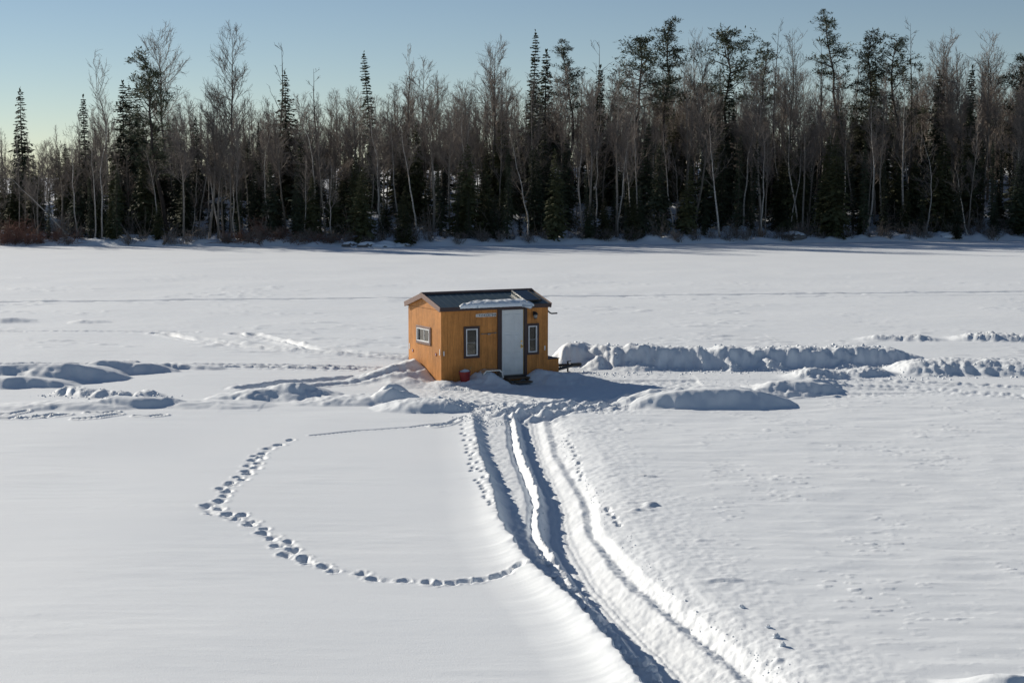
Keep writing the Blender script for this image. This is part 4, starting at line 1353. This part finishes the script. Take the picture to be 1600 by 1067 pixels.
SPR = []
for s, (H, r, w, bare, rag, tk) in enumerate([(11, .13, 1.5, .05, .25, False), (12, .13, 1.1, .06, .3, True), (9, .11, 1.9, .03, .2, False), (10, .12, 1.5, .06, .35, False),
                                              (13, .14, 1.15, .10, .4, True), (7, .09, 1.8, .02, .2, False), (12, .14, 2.1, .05, .25, False)]):
    t, c = spruce_tree(50 + s, H, r, w, bare, 1.0, rag, tk)
    set_mat(t, M['dark_bark']); set_mat(c, M['fir'] if s in (2, 5, 6) else M['spruce'])
    SPR.append((H, t, c))
BIR = []; ASP = []
for s, (H, r, st, sp, n1, el, tw) in enumerate([(12, .10, .40, .20, 18, 48, .05), (11, .085, .35, .22, 18, 42, .09), (13, .10, .45, .18, 18, 52, .06), (10, .075, .3, .24, 16, 40, .12), (12, .09, .5, .22, 15, 45, .08)]):
    t, c, _ = bare_tree(100 + s, H, r, st, sp, n1 + 8, el, tw, 1.4, .010)
    BIR.append((H, set_mat(t, M['birch_bark']), set_mat(c, M['twig'])))
for s, (H, r, st, sp, n1, el, tw) in enumerate([(14, .12, .45, .19, 22, 45, .035), (15, .13, .5, .20, 20, 40, .03), (13, .09, .4, .14, 20, 58, .03), (14, .10, .5, .13, 20, 60, .04),
                                                (15, .15, .55, .24, 20, 35, .05), (13, .08, .35, .15, 22, 55, .05), (16, .14, .45, .22, 24, 42, .03)]):
    t, c, _ = bare_tree(200 + s, H, r, st - .08, sp, n1 + 16, el, tw, 1.6, .012)
    ASP.append((H, set_mat(t, M['aspen_bark']), set_mat(c, M['twig'])))
SNAG = []
for s, (H, r, st, sp, n1, el, tw) in enumerate([(14, .15, .55, .12, 9, 25, .03), (13, .14, .5, .16, 8, 40, .05), (15, .12, .6, .09, 14, 20, .02)]):
    t, c, _ = bare_tree(300 + s, H, r, st, sp, n1, el, tw, .35, .014)
    SNAG.append((H, set_mat(t, M['dark_bark']), set_mat(c, M['dark_bark'])))
PIN = []
for s, (H, r, w, st, fl, nb) in enumerate([(16, .20, 3.3, .35, .65, 46), (17, .22, 2.8, .5, .35, 30), (15, .18, 2.9, .58, .1, 26), (18, .20, 2.3, .60, .4, 22)]):
    t, c = pine_tree(400 + s, H, r, w, st, fl, nb + 8)
    PIN.append((H, set_mat(t, M['dark_bark']), c))

trng = random.Random(77)


def plant(kind, X, Y, height, label, cat, group=None, variant=None, lean=None, sxy=None, sink=.12):
    lib = {'spruce_tree': SPR, 'birch_tree': BIR, 'aspen_tree': ASP, 'dead_tree': SNAG, 'pine_tree': PIN}[kind]
    v = lib[variant if variant is not None else trng.randrange(len(lib))]
    s = height / v[0]
    k = (sxy if sxy else trng.uniform(.85, 1.15)) * s ** .75
    le = lean if lean is not None else (trng.gauss(0, .025), trng.gauss(0, .025))
    if kind == 'birch_tree' and lean is None: le = (trng.gauss(0, .05), trng.gauss(0, .07))
    o = link(kind, None, loc=(X, Y, hz(X, Y) - sink), rot=(le[0], le[1], trng.uniform(0, 6.28)), scale=(k, k, s))
    # keep lean in world axes: rotate about z first
    o.rotation_mode = 'XYZ'
    o.matrix_world = Matrix.Translation((X, Y, hz(X, Y) - sink)) @ Euler((le[0], le[1], 0)).to_matrix().to_4x4() @ Matrix.Rotation(trng.uniform(0, 6.28), 4, 'Z') @ Matrix.Diagonal((k, k, s, 1))
    link('trunk', v[1], parent=o)
    link('crown', v[2], parent=o)
    tag(o, label, cat, group)
    return o


def at_px(px, d_shore):
    """a spot on the far shore: picture column and metres behind the waterline"""
    u = (px - 800) / 2500
    Y = 155.0
    for _ in range(6): Y = float(shore_y(np.array([u * Y]))[0]) + d_shore
    return u * Y, Y


def top_height(px, ytop, X, Y):
    v = (533.5 - ytop) / 2500
    t = Y / (math.cos(PITCH) + v * math.sin(PITCH))
    z = CAM_H + t * (-math.sin(PITCH) + v * math.cos(PITCH))
    return max(3.0, z - hz(X, Y) + .12)


SKY = [
    ('spruce_tree', 42, 138, 16, 0, None, 'pointed spruce standing clear of the low trees at the far left'),
    ('spruce_tree', 138, 150, 14, 1, None, 'narrow dark spruce with a bushy tip near the left end of the woods'),
    ('birch_tree', 176, 97, 22, 1, (.0, -.05), 'leaning bare birch rising above the three small left-hand spruces'),
    ('spruce_tree', 195, 128, 18, 3, None, 'first of three small spruce tops below the leaning birch'),
    ('spruce_tree', 209, 133, 20, 4, None, 'second of three small spruce tops below the leaning birch'),
    ('spruce_tree', 222, 133, 17, 0, None, 'third of three small spruce tops, beside the broad left-hand pine'),
    ('pine_tree', 264, 92, 10, 0, None, 'broad dark pine with a dense conical crown, tallest evergreen at the left'),
    ('aspen_tree', 266, 60, 26, 4, None, 'bare tree whose fine crown spreads right above the broad left-hand pine'),
    ('aspen_tree', 371, 52, 20, 6, None, 'tall bare tree with a wide fan-shaped crown on a dark trunk'),
    ('dead_tree', 430, 74, 22, 1, None, 'sparse forked bare tree just right of the fan-crowned tree'),
    ('spruce_tree', 449, 113, 20, 6, None, 'bushy pointed spruce between the forked bare tree and the black snag'),
    ('dead_tree', 497, 108, 16, 0, (.0, -.03), 'black broken snag with one crooked limb against the sky'),
    ('spruce_tree', 580, 82, 18, 4, (.0, -.06), 'ragged spruce with a bent, leaning tip above the grey woods'),
    ('aspen_tree', 637, 80, 24, 2, None, 'thin bare tree with an upright crown right of the leaning spruce'),
    ('aspen_tree', 655, 100, 20, 0, None, 'bare tree with an open forked crown behind the hut'),
    ('aspen_tree', 772, 78, 16, 4, (.0, .05), 'gnarled bare tree with thick limbs reaching left above the hut'),
    ('spruce_tree', 829, 50, 22, 4, (.0, .02), 'very tall thin spruce spire right of the hut'),
    ('spruce_tree', 849, 80, 26, 3, None, 'shorter pale spruce top beside the tall thin spire'),
    ('pine_tree', 893, 72, 22, 3, None, 'slim pine with a tufted top between the spruce spire and the crooked snag'),
    ('dead_tree', 922, 70, 18, 1, None, 'crooked dark snag with a small twiggy top left of the flat-topped pine'),
    ('spruce_tree', 935, 104, 16, 1, None, 'club-topped narrow spruce right of the crooked snag'),
    ('pine_tree', 982, 66, 20, 2, None, 'flat-topped pine with a round tufted crown'),
    ('pine_tree', 1036, 38, 20, 1, None, 'tallest dark pine with layered open branches, right of centre'),
    ('birch_tree', 1066, 60, 26, 2, None, 'fine pale birch crown rising just right of the tallest dark pine'),
    ('aspen_tree', 1095, 76, 18, 6, None, 'bare tree with a broad round crown between the two groups of pines'),
    ('spruce_tree', 1132, 118, 14, 0, None, 'small pointed spruce at the foot of the paired pines'),
    ('pine_tree', 1156, 54, 20, 2, None, 'left one of the paired tufted pines'),
    ('pine_tree', 1188, 80, 24, 3, None, 'right, lower one of the paired tufted pines'),
    ('dead_tree', 1204, 40, 20, 2, None, 'very tall thin pole of a dead tree right of the paired pines'),
    ('aspen_tree', 1235, 58, 18, 0, None, 'bare tree with wispy side branches between the dead pole and the ragged pine'),
    ('dead_tree', 1268, 68, 16, 1, (.0, -.05), 'ragged half-dead tree leaning left of the tall pine pair'),
    ('pine_tree', 1306, 28, 22, 3, None, 'tallest wind-shaped pine with a sparse flat top'),
    ('pine_tree', 1334, 64, 20, 0, None, 'fuller pine beside the sparse flat-topped pine'),
    ('pine_tree', 1402, 64, 20, 1, None, 'dark compact pine standing alone against the sky at the right'),
    ('dead_tree', 1416, 38, 22, 2, None, 'thin dead spire touching the dark compact pine'),
    ('aspen_tree', 1472, 70, 20, 4, None, 'wide bare crown right of the compact pine'),
    ('spruce_tree', 1509, 104, 16, 1, None, 'slim knobbed spruce between two bare crowns at the right'),
    ('aspen_tree', 1540, 60, 24, 0, None, 'tall bare crown near the right edge'),
    ('pine_tree', 1582, 68, 20, 0, None, 'broad round-headed pine at the right edge'),
    ('spruce_tree', 1360, 120, 14, 6, None, 'dark pointed spruce right of the fuller pine'),
    ('spruce_tree', 1455, 112, 18, 3, None, 'dark spruce top in front of the wide bare crown'),
]
for kind, px, yt, ds, var, lean, lab in SKY:
    X, Y = at_px(px, ds)
    if lean: X -= lean[1] * 13
    plant(kind, X, Y, top_height(px, yt, X, Y), lab, 'tree', None, var, lean if lean else (0.0, trng.gauss(0, .01)), sxy=trng.uniform(1.2, 1.4) if kind == 'pine_tree' else trng.uniform(.95, 1.1))

# pale trunks near the water, each with its own place
FRONT = [('birch_tree', 1124, 372, 1100, 190, 'white birch with a long bare leaning trunk right of centre'),
         ('birch_tree', 966, 352, 968, 200, 'slim white birch rising from the dark undergrowth right of the hut'),
         ('birch_tree', 985, 352, 986, 225, 'forked white birch close right of the slim one'),
         ('birch_tree', 912, 340, 916, 205, 'crooked white birch above the right end of the hut roof'),
         ('birch_tree', 1052, 320, 1036, 205, 'slanting birch with spreading twigs left of the long leaning birch'),
         ('birch_tree', 1248, 290, 1240, 170, 'pale y-shaped birch against dark spruces'),
         ('birch_tree', 1410, 300, 1402, 130, 'upright pale birch with a fan of twigs below the compact pine'),
         ('birch_tree', 1512, 374, 1478, 260, 'grey birch leaning left at the right-hand waterline'),
         ('birch_tree', 1586, 340, 1588, 230, 'pair-trunked white birch at the right edge'),
         ('birch_tree', 1355, 300, 1350, 165, 'slim pale birch in the gap right of the sparse pine'),
         ('birch_tree', 521, 365, 512, 255, 'small white birch with a bent trunk at the waterline left of the hut'),
         ('birch_tree', 425, 310, 427, 195, 'pale crooked birch in front of dark spruces, left'),
         ('birch_tree', 490, 290, 470, 165, 'leaning pale birch behind the small bent one'),
         ('birch_tree', 732, 315, 722, 175, 'tall pale birch behind the hut, trunk tilted left'),
         ('birch_tree', 650, 315, 640, 190, 'thin pale birch over the gable of the hut'),
         ('birch_tree', 345, 300, 322, 215, 'pale birch with an arched trunk at the left'),
         ('birch_tree', 255, 322, 225, 235, 'v-shaped pale birch leaning over the left waterline'),
         ('birch_tree', 113, 350, 20, 265, 'grey birch leaning steeply left across the snowy ledges'),
         ('birch_tree', 160, 310, 150, 190, 'pale thin birch in front of the left pointed spruces'),
         ('birch_tree', 605, 300, 590, 180, 'pale birch rising between dark spruces just left of the hut'),
         ('birch_tree', 1447, 340, 1440, 215, 'thin pale birch standing by the right-hand brush'),
         ('birch_tree', 1300, 310, 1290, 190, 'slim pale birch below the ragged half-dead tree')]
for kind, bxp, byp, txp, typ, lab in FRONT:
    ds = 1.2 + max(0, (376 - byp)) * .06
    X, Y = at_px(bxp, ds)
    Hh = top_height(txp, typ, X, Y)
    lx_ = (txp - bxp) / 2500 * Y / max(Hh, 1)
    plant(kind, X, Y, Hh * math.sqrt(1 + lx_ * lx_), lab, 'tree', None, None, (trng.gauss(0, .02), math.atan(lx_)), sxy=1.1)

SKYLINE_X = [-200, 0, 60, 100, 150, 250, 300, 400, 500, 600, 700, 800, 900, 1000, 1100, 1200, 1300, 1400, 1500, 1600, 1800]
SKYLINE_Y = [215, 205, 212, 200, 172, 158, 150, 145, 150, 138, 118, 118, 118, 112, 105, 100, 108, 110, 92, 95, 95]


ZONES = [(110, 'at the far left end'), (330, 'below the broad left-hand pine'), (520, 'below the fan-crowned bare tree'), (640, 'just left of the hut'), (860, 'behind the hut'),
         (1090, 'below the tallest dark pine'), (1260, 'below the paired pines'), (1440, 'below the sparse flat-topped pine'), (9999, 'at the right edge')]


def zone(px):
    return next(t for lim, t in ZONES if px < lim)


def fill(kind, n, ds_lo, ds_hi, power, dy_lo, dy_hi, text, grp, px_lo=-120, px_hi=1720, hmax=99):
    for i in range(n):
        px = px_lo + (px_hi - px_lo) * (i + trng.random()) / n
        ds = ds_lo + (ds_hi - ds_lo) * trng.random() ** power
        X, Y = at_px(px, ds)
        yt = np.interp(px, SKYLINE_X, SKYLINE_Y) + trng.uniform(dy_lo, dy_hi)
        Hh = min(top_height(px, yt, X, Y), hmax * trng.uniform(.8, 1))
        if Hh < 3.2: continue
        zn = zone(px)
        le = (trng.gauss(0, .03), trng.gauss(0, .05 if kind == 'birch_tree' else .035))
        size = 'tall' if Hh > 13.5 else 'short' if Hh < 10 else 'mid-height'
        if 'low' in text or 'small' in text: size = 'fuller' if Hh > 6.5 else 'lesser'
        tilt = 'right-leaning' if le[1] > .03 else 'left-leaning' if le[1] < -.03 else 'upright'
        plant(kind, X, Y, Hh, size + ' ' + tilt + ' ' + text + ' ' + zn, 'tree', grp + ' ' + zn, None, le)


fill('aspen_tree', 280, 3, 48, .9, -4, 70, 'slender bare grey tree in the crowded woods', 'slender bare trees')
fill('birch_tree', 75, 2, 30, 1.0, 35, 120, 'thin pale-barked birch among dark spruces', 'thin birches')
fill('spruce_tree', 95, 8, 42, 1.0, 60, 150, 'dark pointed spruce deep in the woods', 'spruces deep in the woods')
fill('spruce_tree', 110, 1.2, 12, 1.1, 95, 200, 'low dark spruce near the snowy waterline', 'spruces along the waterline')
fill('spruce_tree', 26, 6, 40, 1.0, 25, 120, 'dark spruce filling the left woods', 'spruces filling the left woods', px_lo=-110, px_hi=430)
fill('birch_tree', 26, 5, 40, 1.0, 15, 110, 'grey twiggy birch filling the left woods', 'birches filling the left woods', px_lo=-110, px_hi=430)
fill('spruce_tree', 48, .2, 4, 1.0, 180, 240, 'small bushy young fir at the waterline', 'young firs at the waterline', hmax=5.5)


# the woods farther back read as one mass: alike trees instanced on points
def back_woods():
    src = bpy.data.collections.new('back_woods_sources')
    for k, lib_item in enumerate([SPR[0], SPR[2], SPR[3], SPR[6], ASP[0], ASP[2], ASP[3], ASP[5], BIR[2], ASP[6]]):
        H, t, c = lib_item
        def arr(me):
            v = np.empty(len(me.vertices) * 3, dtype=np.float32); me.vertices.foreach_get('co', v)
            ls = np.empty(len(me.polygons), dtype=np.int32); me.polygons.foreach_get('loop_total', ls)
            li = np.empty(len(me.loops), dtype=np.int32); me.loops.foreach_get('vertex_index', li)
            st = np.concatenate([[0], np.cumsum(ls)[:-1]])
            return v.reshape(-1, 3), {q: li[st[np.nonzero(ls == q)[0]][:, None] + np.arange(q)[None]] for q in (3, 4)}
        (v1, f1), (v2, f2) = arr(t), arr(c)
        n1 = len(v1)
        me = mesh_from('back_tree', np.concatenate([v1, v2]) / np.array([1, 1, H / 10.0]), [f1[3], f1[4], f2[3] + n1, f2[4] + n1])
        me.materials.append(t.materials[0]); me.materials.append(c.materials[0])
        me.polygons.foreach_set('material_index', np.concatenate([np.zeros(len(f1[3]) + len(f1[4]), dtype=np.int32), np.ones(len(f2[3]) + len(f2[4]), dtype=np.int32)]))
        o = bpy.data.objects.new('back_tree_%02d' % k, me)
        src.objects.link(o)
    rng = random.Random(5)
    pts = []; sc_ = []; rt = []; ix = []
    N = 900
    for i in range(N):
        px = -260 + 2120 * (i + rng.random()) / N
        ds = 9 + 75 * rng.random() ** .8
        X, Y = at_px(px, ds)
        spruce = rng.random() < .5
        yt = np.interp(px, SKYLINE_X, SKYLINE_Y) + (rng.uniform(55, 140) if spruce else rng.uniform(12, 95))
        H = min(top_height(px, yt, X, Y), 17)
        if H < 3.5: continue
        w = (H / 11) ** .6 * rng.uniform(.9, 1.25)
        pts.append((X, Y, hz(X, Y) - .15)); sc_.append((w, w, H / 10.0)); rt.append((rng.gauss(0, .03), rng.gauss(0, .03), rng.uniform(0, 6.28)))
        ix.append(rng.randrange(4) if spruce else 4 + rng.randrange(6))
    me = bpy.data.meshes.new('back_woods')
    me.from_pydata(pts, [], [])
    a = me.attributes.new('tree_scale', 'FLOAT_VECTOR', 'POINT'); a.data.foreach_set('vector', np.array(sc_, dtype=np.float32).ravel())
    a = me.attributes.new('tree_rot', 'FLOAT_VECTOR', 'POINT'); a.data.foreach_set('vector', np.array(rt, dtype=np.float32).ravel())
    a = me.attributes.new('tree_kind', 'INT', 'POINT'); a.data.foreach_set('value', np.array(ix, dtype=np.int32))
    ng = bpy.data.node_groups.new('scatter_back_woods', 'GeometryNodeTree')
    ng.interface.new_socket('Geometry', in_out='INPUT', socket_type='NodeSocketGeometry')
    ng.interface.new_socket('Geometry', in_out='OUTPUT', socket_type='NodeSocketGeometry')
    gi = ng.nodes.new('NodeGroupInput'); go = ng.nodes.new('NodeGroupOutput')
    ci = ng.nodes.new('GeometryNodeCollectionInfo'); ci.inputs['Collection'].default_value = src
    ci.inputs['Separate Children'].default_value = True; ci.inputs['Reset Children'].default_value = True
    ip = ng.nodes.new('GeometryNodeInstanceOnPoints'); ip.inputs['Pick Instance'].default_value = True
    def named(n, t):
        q = ng.nodes.new('GeometryNodeInputNamedAttribute'); q.data_type = t; q.inputs['Name'].default_value = n; return q.outputs['Attribute']
    er = ng.nodes.new('FunctionNodeEulerToRotation')
    ng.links.new(named('tree_rot', 'FLOAT_VECTOR'), er.inputs[0])
    ng.links.new(gi.outputs[0], ip.inputs['Points']); ng.links.new(ci.outputs[0], ip.inputs['Instance'])
    ng.links.new(named('tree_kind', 'INT'), ip.inputs['Instance Index']); ng.links.new(er.outputs[0], ip.inputs['Rotation'])
    ng.links.new(named('tree_scale', 'FLOAT_VECTOR'), ip.inputs['Scale']); ng.links.new(ip.outputs[0], go.inputs[0])
    o = link('back_woods', me)
    md = o.modifiers.new('scatter', 'NODES'); md.node_group = ng
    tag(o, 'grey-brown mass of woods crowding behind the far shore', 'woods', kind='stuff')


back_woods()


# ------------------------------------------------------------------ brush, logs and rocks along the waterline
def shrub_mesh(seed, n=26, H=1.6):
    rng = np.random.RandomState(seed); S = []
    for k in range(n):
        az = rng.rand() * 6.28; el = R(rng.uniform(35, 85))
        p = [rng.normal(0, .18), rng.normal(0, .18), -.1]
        pts = wander(rng, p, [math.cos(az) * math.cos(el), math.sin(az) * math.cos(el), math.sin(el)], H * rng.uniform(.6, 1.15), 5, .16, .03)
        for q in range(5): S.append((pts[q], pts[q + 1], .016 - .0016 * q, .0145 - .0016 * q))
        for c in range(7):
            q = rng.uniform(1.2, 4.9); j = int(q); pp = pts[j] + (pts[j + 1] - pts[j]) * (q - j)
            d = rng.normal(0, 1, 3) + np.array([0, 0, .6]); d /= np.linalg.norm(d)
            p2 = wander(rng, pp, d, H * rng.uniform(.15, .4), 3, .2, .04)
            for e in range(3): S.append((p2[e], p2[e + 1], .009, .007))
    V, F = tubes([s[0] for s in S], [s[1] for s in S], [s[2] for s in S], [s[3] for s in S], 3)
    return mesh_from('shrub_twigs', V, F)


SHR = [shrub_mesh(s) for s in range(3)]; SHR_R = [shrub_mesh(s + 10, 34, 1.5) for s in range(2)]
for s in SHR: s.materials.append(M['twig'])
for s in SHR_R: s.materials.append(M['twig_red'])
shrubs = [(8, 383, 1.9, 1), (25, 384, 1.6, 1), (45, 383, 1.5, 1), (15, 372, 2.2, 1), (62, 381, 1.2, 1), (88, 380, 1.1, 1), (105, 383, 1.0, 0), (35, 366, 2.2, 1),
          (355, 379, 1.0, 1), (380, 377, 1.3, 1), (410, 378, 1.4, 1), (440, 376, 1.2, 1), (470, 378, 1.0, 0), (495, 379, .9, 0), (520, 379, .8, 0),
          (410, 352, 2.2, 1), (480, 355, 1.6, 0), (632, 378, 2.0, 0), (650, 376, 1.6, 0), (1440, 374, 1.9, 0), (1420, 372, 1.5, 0), (1500, 374, 1.4, 0), (1530, 372, 1.7, 0),
          (1380, 371, 1.6, 0), (1570, 371, 1.4, 0), (1185, 372, 1.0, 0), (760, 378, .9, 0), (930, 376, 1.1, 0)]
for k in range(64):
    shrubs.append((200 + 1400 * (k + trng.random()) / 64, trng.uniform(376, 385), trng.uniform(.6, 1.6), 0))
for i, (px, py, hh, red) in enumerate(shrubs):
    X, Y = at_px(px, 0.5 + max(0, 382 - py) * .16 + trng.uniform(-.3, .5))
    me = trng.choice(SHR_R if red else SHR)
    s = hh / 1.6
    o = link('bare_shrub', None, loc=(X, Y, hz(X, Y) - .03), rot=(0, 0, trng.uniform(0, 6)), scale=(s * 1.2, s * 1.2, s))
    link('twigs', me, parent=o)
    if red and px < 200: tag(o, 'reddish leafless shrub in the thicket at the far left waterline', 'shrub', 'reddish shrubs at the far left waterline')
    elif red: tag(o, 'brownish leafless shrub in the brush heap left of the hut', 'shrub', 'brown shrubs left of the hut')
    elif px < 1000: tag(o, 'grey leafless shrub at the waterline between the brush heap and the hut', 'shrub', 'grey shrubs around the middle of the waterline')
    else: tag(o, 'grey leafless shrub at the waterline towards the right edge', 'shrub', 'grey shrubs at the right waterline')


def undergrowth():
    rng = np.random.RandomState(31); S0 = []; S1 = []; A = []; B = []
    for k in range(520):
        px = rng.uniform(-150, 1750); ds = 1.5 + 42 * rng.rand() ** 1.2
        X, Y = at_px(px, ds); z = hz(X, Y); H = rng.uniform(1.2, 3.4)
        for q in range(8):
            az = rng.rand() * 6.28; el = R(rng.uniform(45, 88))
            pts = wander(rng, [X + rng.normal(0, .3), Y + rng.normal(0, .3), z - .1], [math.cos(az) * math.cos(el), math.sin(az) * math.cos(el), math.sin(el)], H * rng.uniform(.6, 1.1), 3, .15, .02)
            for e in range(3): S0.append(pts[e]); S1.append(pts[e + 1]); A.append(.020 - .004 * e); B.append(.016 - .004 * e)
            for c in range(5):
                j = rng.randint(0, 3); t = rng.rand(); pp = pts[j] + (pts[j + 1] - pts[j]) * t
                d = rng.normal(0, 1, 3) + np.array([0, 0, .5]); d /= np.linalg.norm(d)
                S0.append(pp); S1.append(pp + d * H * rng.uniform(.12, .35)); A.append(.012); B.append(.006)
    V, F = tubes(S0, S1, A, B, 3)
    tag(link('undergrowth', mesh_from('undergrowth', V, F), M['twig']), 'leafless undergrowth between the trunks of the far woods', 'undergrowth', kind='stuff')


undergrowth()


def rock_mesh(seed):
    import bmesh
    bm = bmesh.new(); bmesh.ops.create_icosphere(bm, subdivisions=3, radius=1.0)
    rs = random.Random(seed); ph = [rs.uniform(0, 6) for _ in range(8)]
    for v in bm.verts:
        p = v.co
        k = 1 + .2 * math.sin(2.3 * p.x + ph[0]) * math.cos(2.1 * p.y + ph[1]) + .12 * math.sin(4.7 * p.y + ph[2] + 2 * p.z) + .05 * math.sin(9 * p.x + ph[3])
        v.co = Vector((p.x * k * 1.3, p.y * k, max(p.z * k * .75, -.4)))
    me = bpy.data.meshes.new('rock_body'); bm.to_mesh(me)
    cap = bmesh.new(); cap.from_mesh(me)
    cap.normal_update()
    bmesh.ops.delete(cap, geom=[f for f in cap.faces if f.normal.z < .35], context='FACES')
    for v in cap.verts:
        e = sum(1 for q in v.link_edges if q.is_boundary)
        v.co += Vector((0, 0, .02 if e else .13))
    mc = bpy.data.meshes.new('rock_snow'); cap.to_mesh(mc); cap.free(); bm.free()
    for m_ in (me, mc):
        for p in m_.polygons: p.use_smooth = True
    me.materials.append(M['rock']); mc.materials.append(M['snow'])
    return me, mc


ROCKS = [rock_mesh(s) for s in range(3)]
rocks = [(575, 383, .75, 'low snow-capped boulder at the waterline just left of the hut'), (600, 385, .9, 'larger snow-capped boulder beside the low one left of the hut'),
         (622, 386, .7, 'snow-capped boulder nearest the small fir left of the hut'), (548, 380, .6, 'small snow-capped boulder at the right end of the brush heap'),
         (30, 346, 1.5, 'long snow-covered ledge behind the red thicket at the left'), (70, 343, 1.7, 'snow-covered ledge under the steeply leaning birch'),
         (392, 314, 1.9, 'sunlit snow-covered rock high in the woods left of the hut'), (350, 314, 1.2, 'snow-covered rock left of the sunlit one in the woods'),
         (1075, 312, 2.0, 'bluish snow-covered rock among the birches right of the hut'), (1000, 318, 1.6, 'snow-covered rock behind the slim white birch'),
         (930, 348, 1.2, 'snowy hump in the dark undergrowth right of the hut'), (1480, 372, .8, 'snow-capped stone below the leaning grey birch'),
         (1240, 371, .9, 'snow hump at the waterline in the right third'), (1595, 305, 1.8, 'sunlit snowy ledge at the right edge of the woods')]
for i, (px, py, s, lab) in enumerate(rocks):
    X, Y = at_px(px, max(-.2, (382 - py) * .33 if py < 360 else (383 - py) * .1 + .2))
    o = link('snowy_rock', None, loc=(X, Y, hz(X, Y) - (.05 if py < 360 else .22) * s), rot=(0, 0, trng.uniform(-.3, .3)), scale=(s * 1.1, s, s * .8))
    link('rock_body', ROCKS[i % 3][0], parent=o); link('snow_cap', ROCKS[i % 3][1], parent=o)
    tag(o, lab, 'rock')


def log(name, a, b, da, db, za, zb, r, lab):
    X0, Y0 = at_px(a, da); X1, Y1 = at_px(b, db)
    p0 = Vector((X0, Y0, hz(X0, Y0) + za)); p1 = Vector((X1, Y1, hz(X1, Y1) + zb))
    rs = random.Random(int(a)); pts = []
    for i in range(8):
        t = i / 7
        pts.append(p0.lerp(p1, t) + Vector((rs.uniform(-.06, .06), rs.uniform(-.05, .05), rs.uniform(-.06, .06))))
    o = MB().tube(pts, [r * (1 - .55 * i / 7) for i in range(8)], 8).build(name, M['aspen_bark'], smooth=True)
    tag(o, lab, 'log')


log('fallen_log', 256, 270, .2, 2.5, -.05, .9, .16, 'short fallen log slanting down onto the ice at the left')
log('fallen_log', 205, 178, 2.0, 3.0, .1, 2.2, .12, 'broken trunk slanting up to the left over the shaded snow')
log('fallen_log', 1555, 1640, 5, 6, .9, 1.1, .16, 'snowy fallen trunk lying level near the right edge')


def brush_pile(px0, px1, n, lab):
    rng = np.random.RandomState(int(px0) + 1000); S = []
    for k in range(n):
        px = rng.uniform(px0, px1); X, Y = at_px(px, rng.uniform(.2, 3.0))
        z0 = hz(X, Y) + rng.uniform(0, .25)
        az = rng.rand() * 6.28; el = R(rng.uniform(-5, 35))
        pts = wander(rng, [X, Y, z0], [math.cos(az) * math.cos(el), .5 * math.sin(az), math.sin(el)], rng.uniform(.5, 1.7), 4, .2, -.03)
        for q in range(4): S.append((pts[q], pts[q + 1], .028 - .005 * q, .023 - .005 * q))
        for e in range(4):
            j = rng.randint(1, 4); d = rng.normal(0, 1, 3); d[2] = abs(d[2]) * .6; d /= np.linalg.norm(d)
            S.append((pts[j], pts[j] + d * rng.uniform(.2, .5), .012, .007))
    V, F = tubes([s[0] for s in S], [s[1] for s in S], [s[2] for s in S], [s[3] for s in S], 3)
    o = link('brush_heap', mesh_from('brush_heap', V, F), M['twig_red'])
    tag(o, lab, 'brush', kind='stuff')


brush_pile(345, 560, 260, 'tangled heap of dead branches on the snowy waterline left of the hut')
brush_pile(-30, 125, 240, 'reddish tangle of dead brush at the far left waterline')
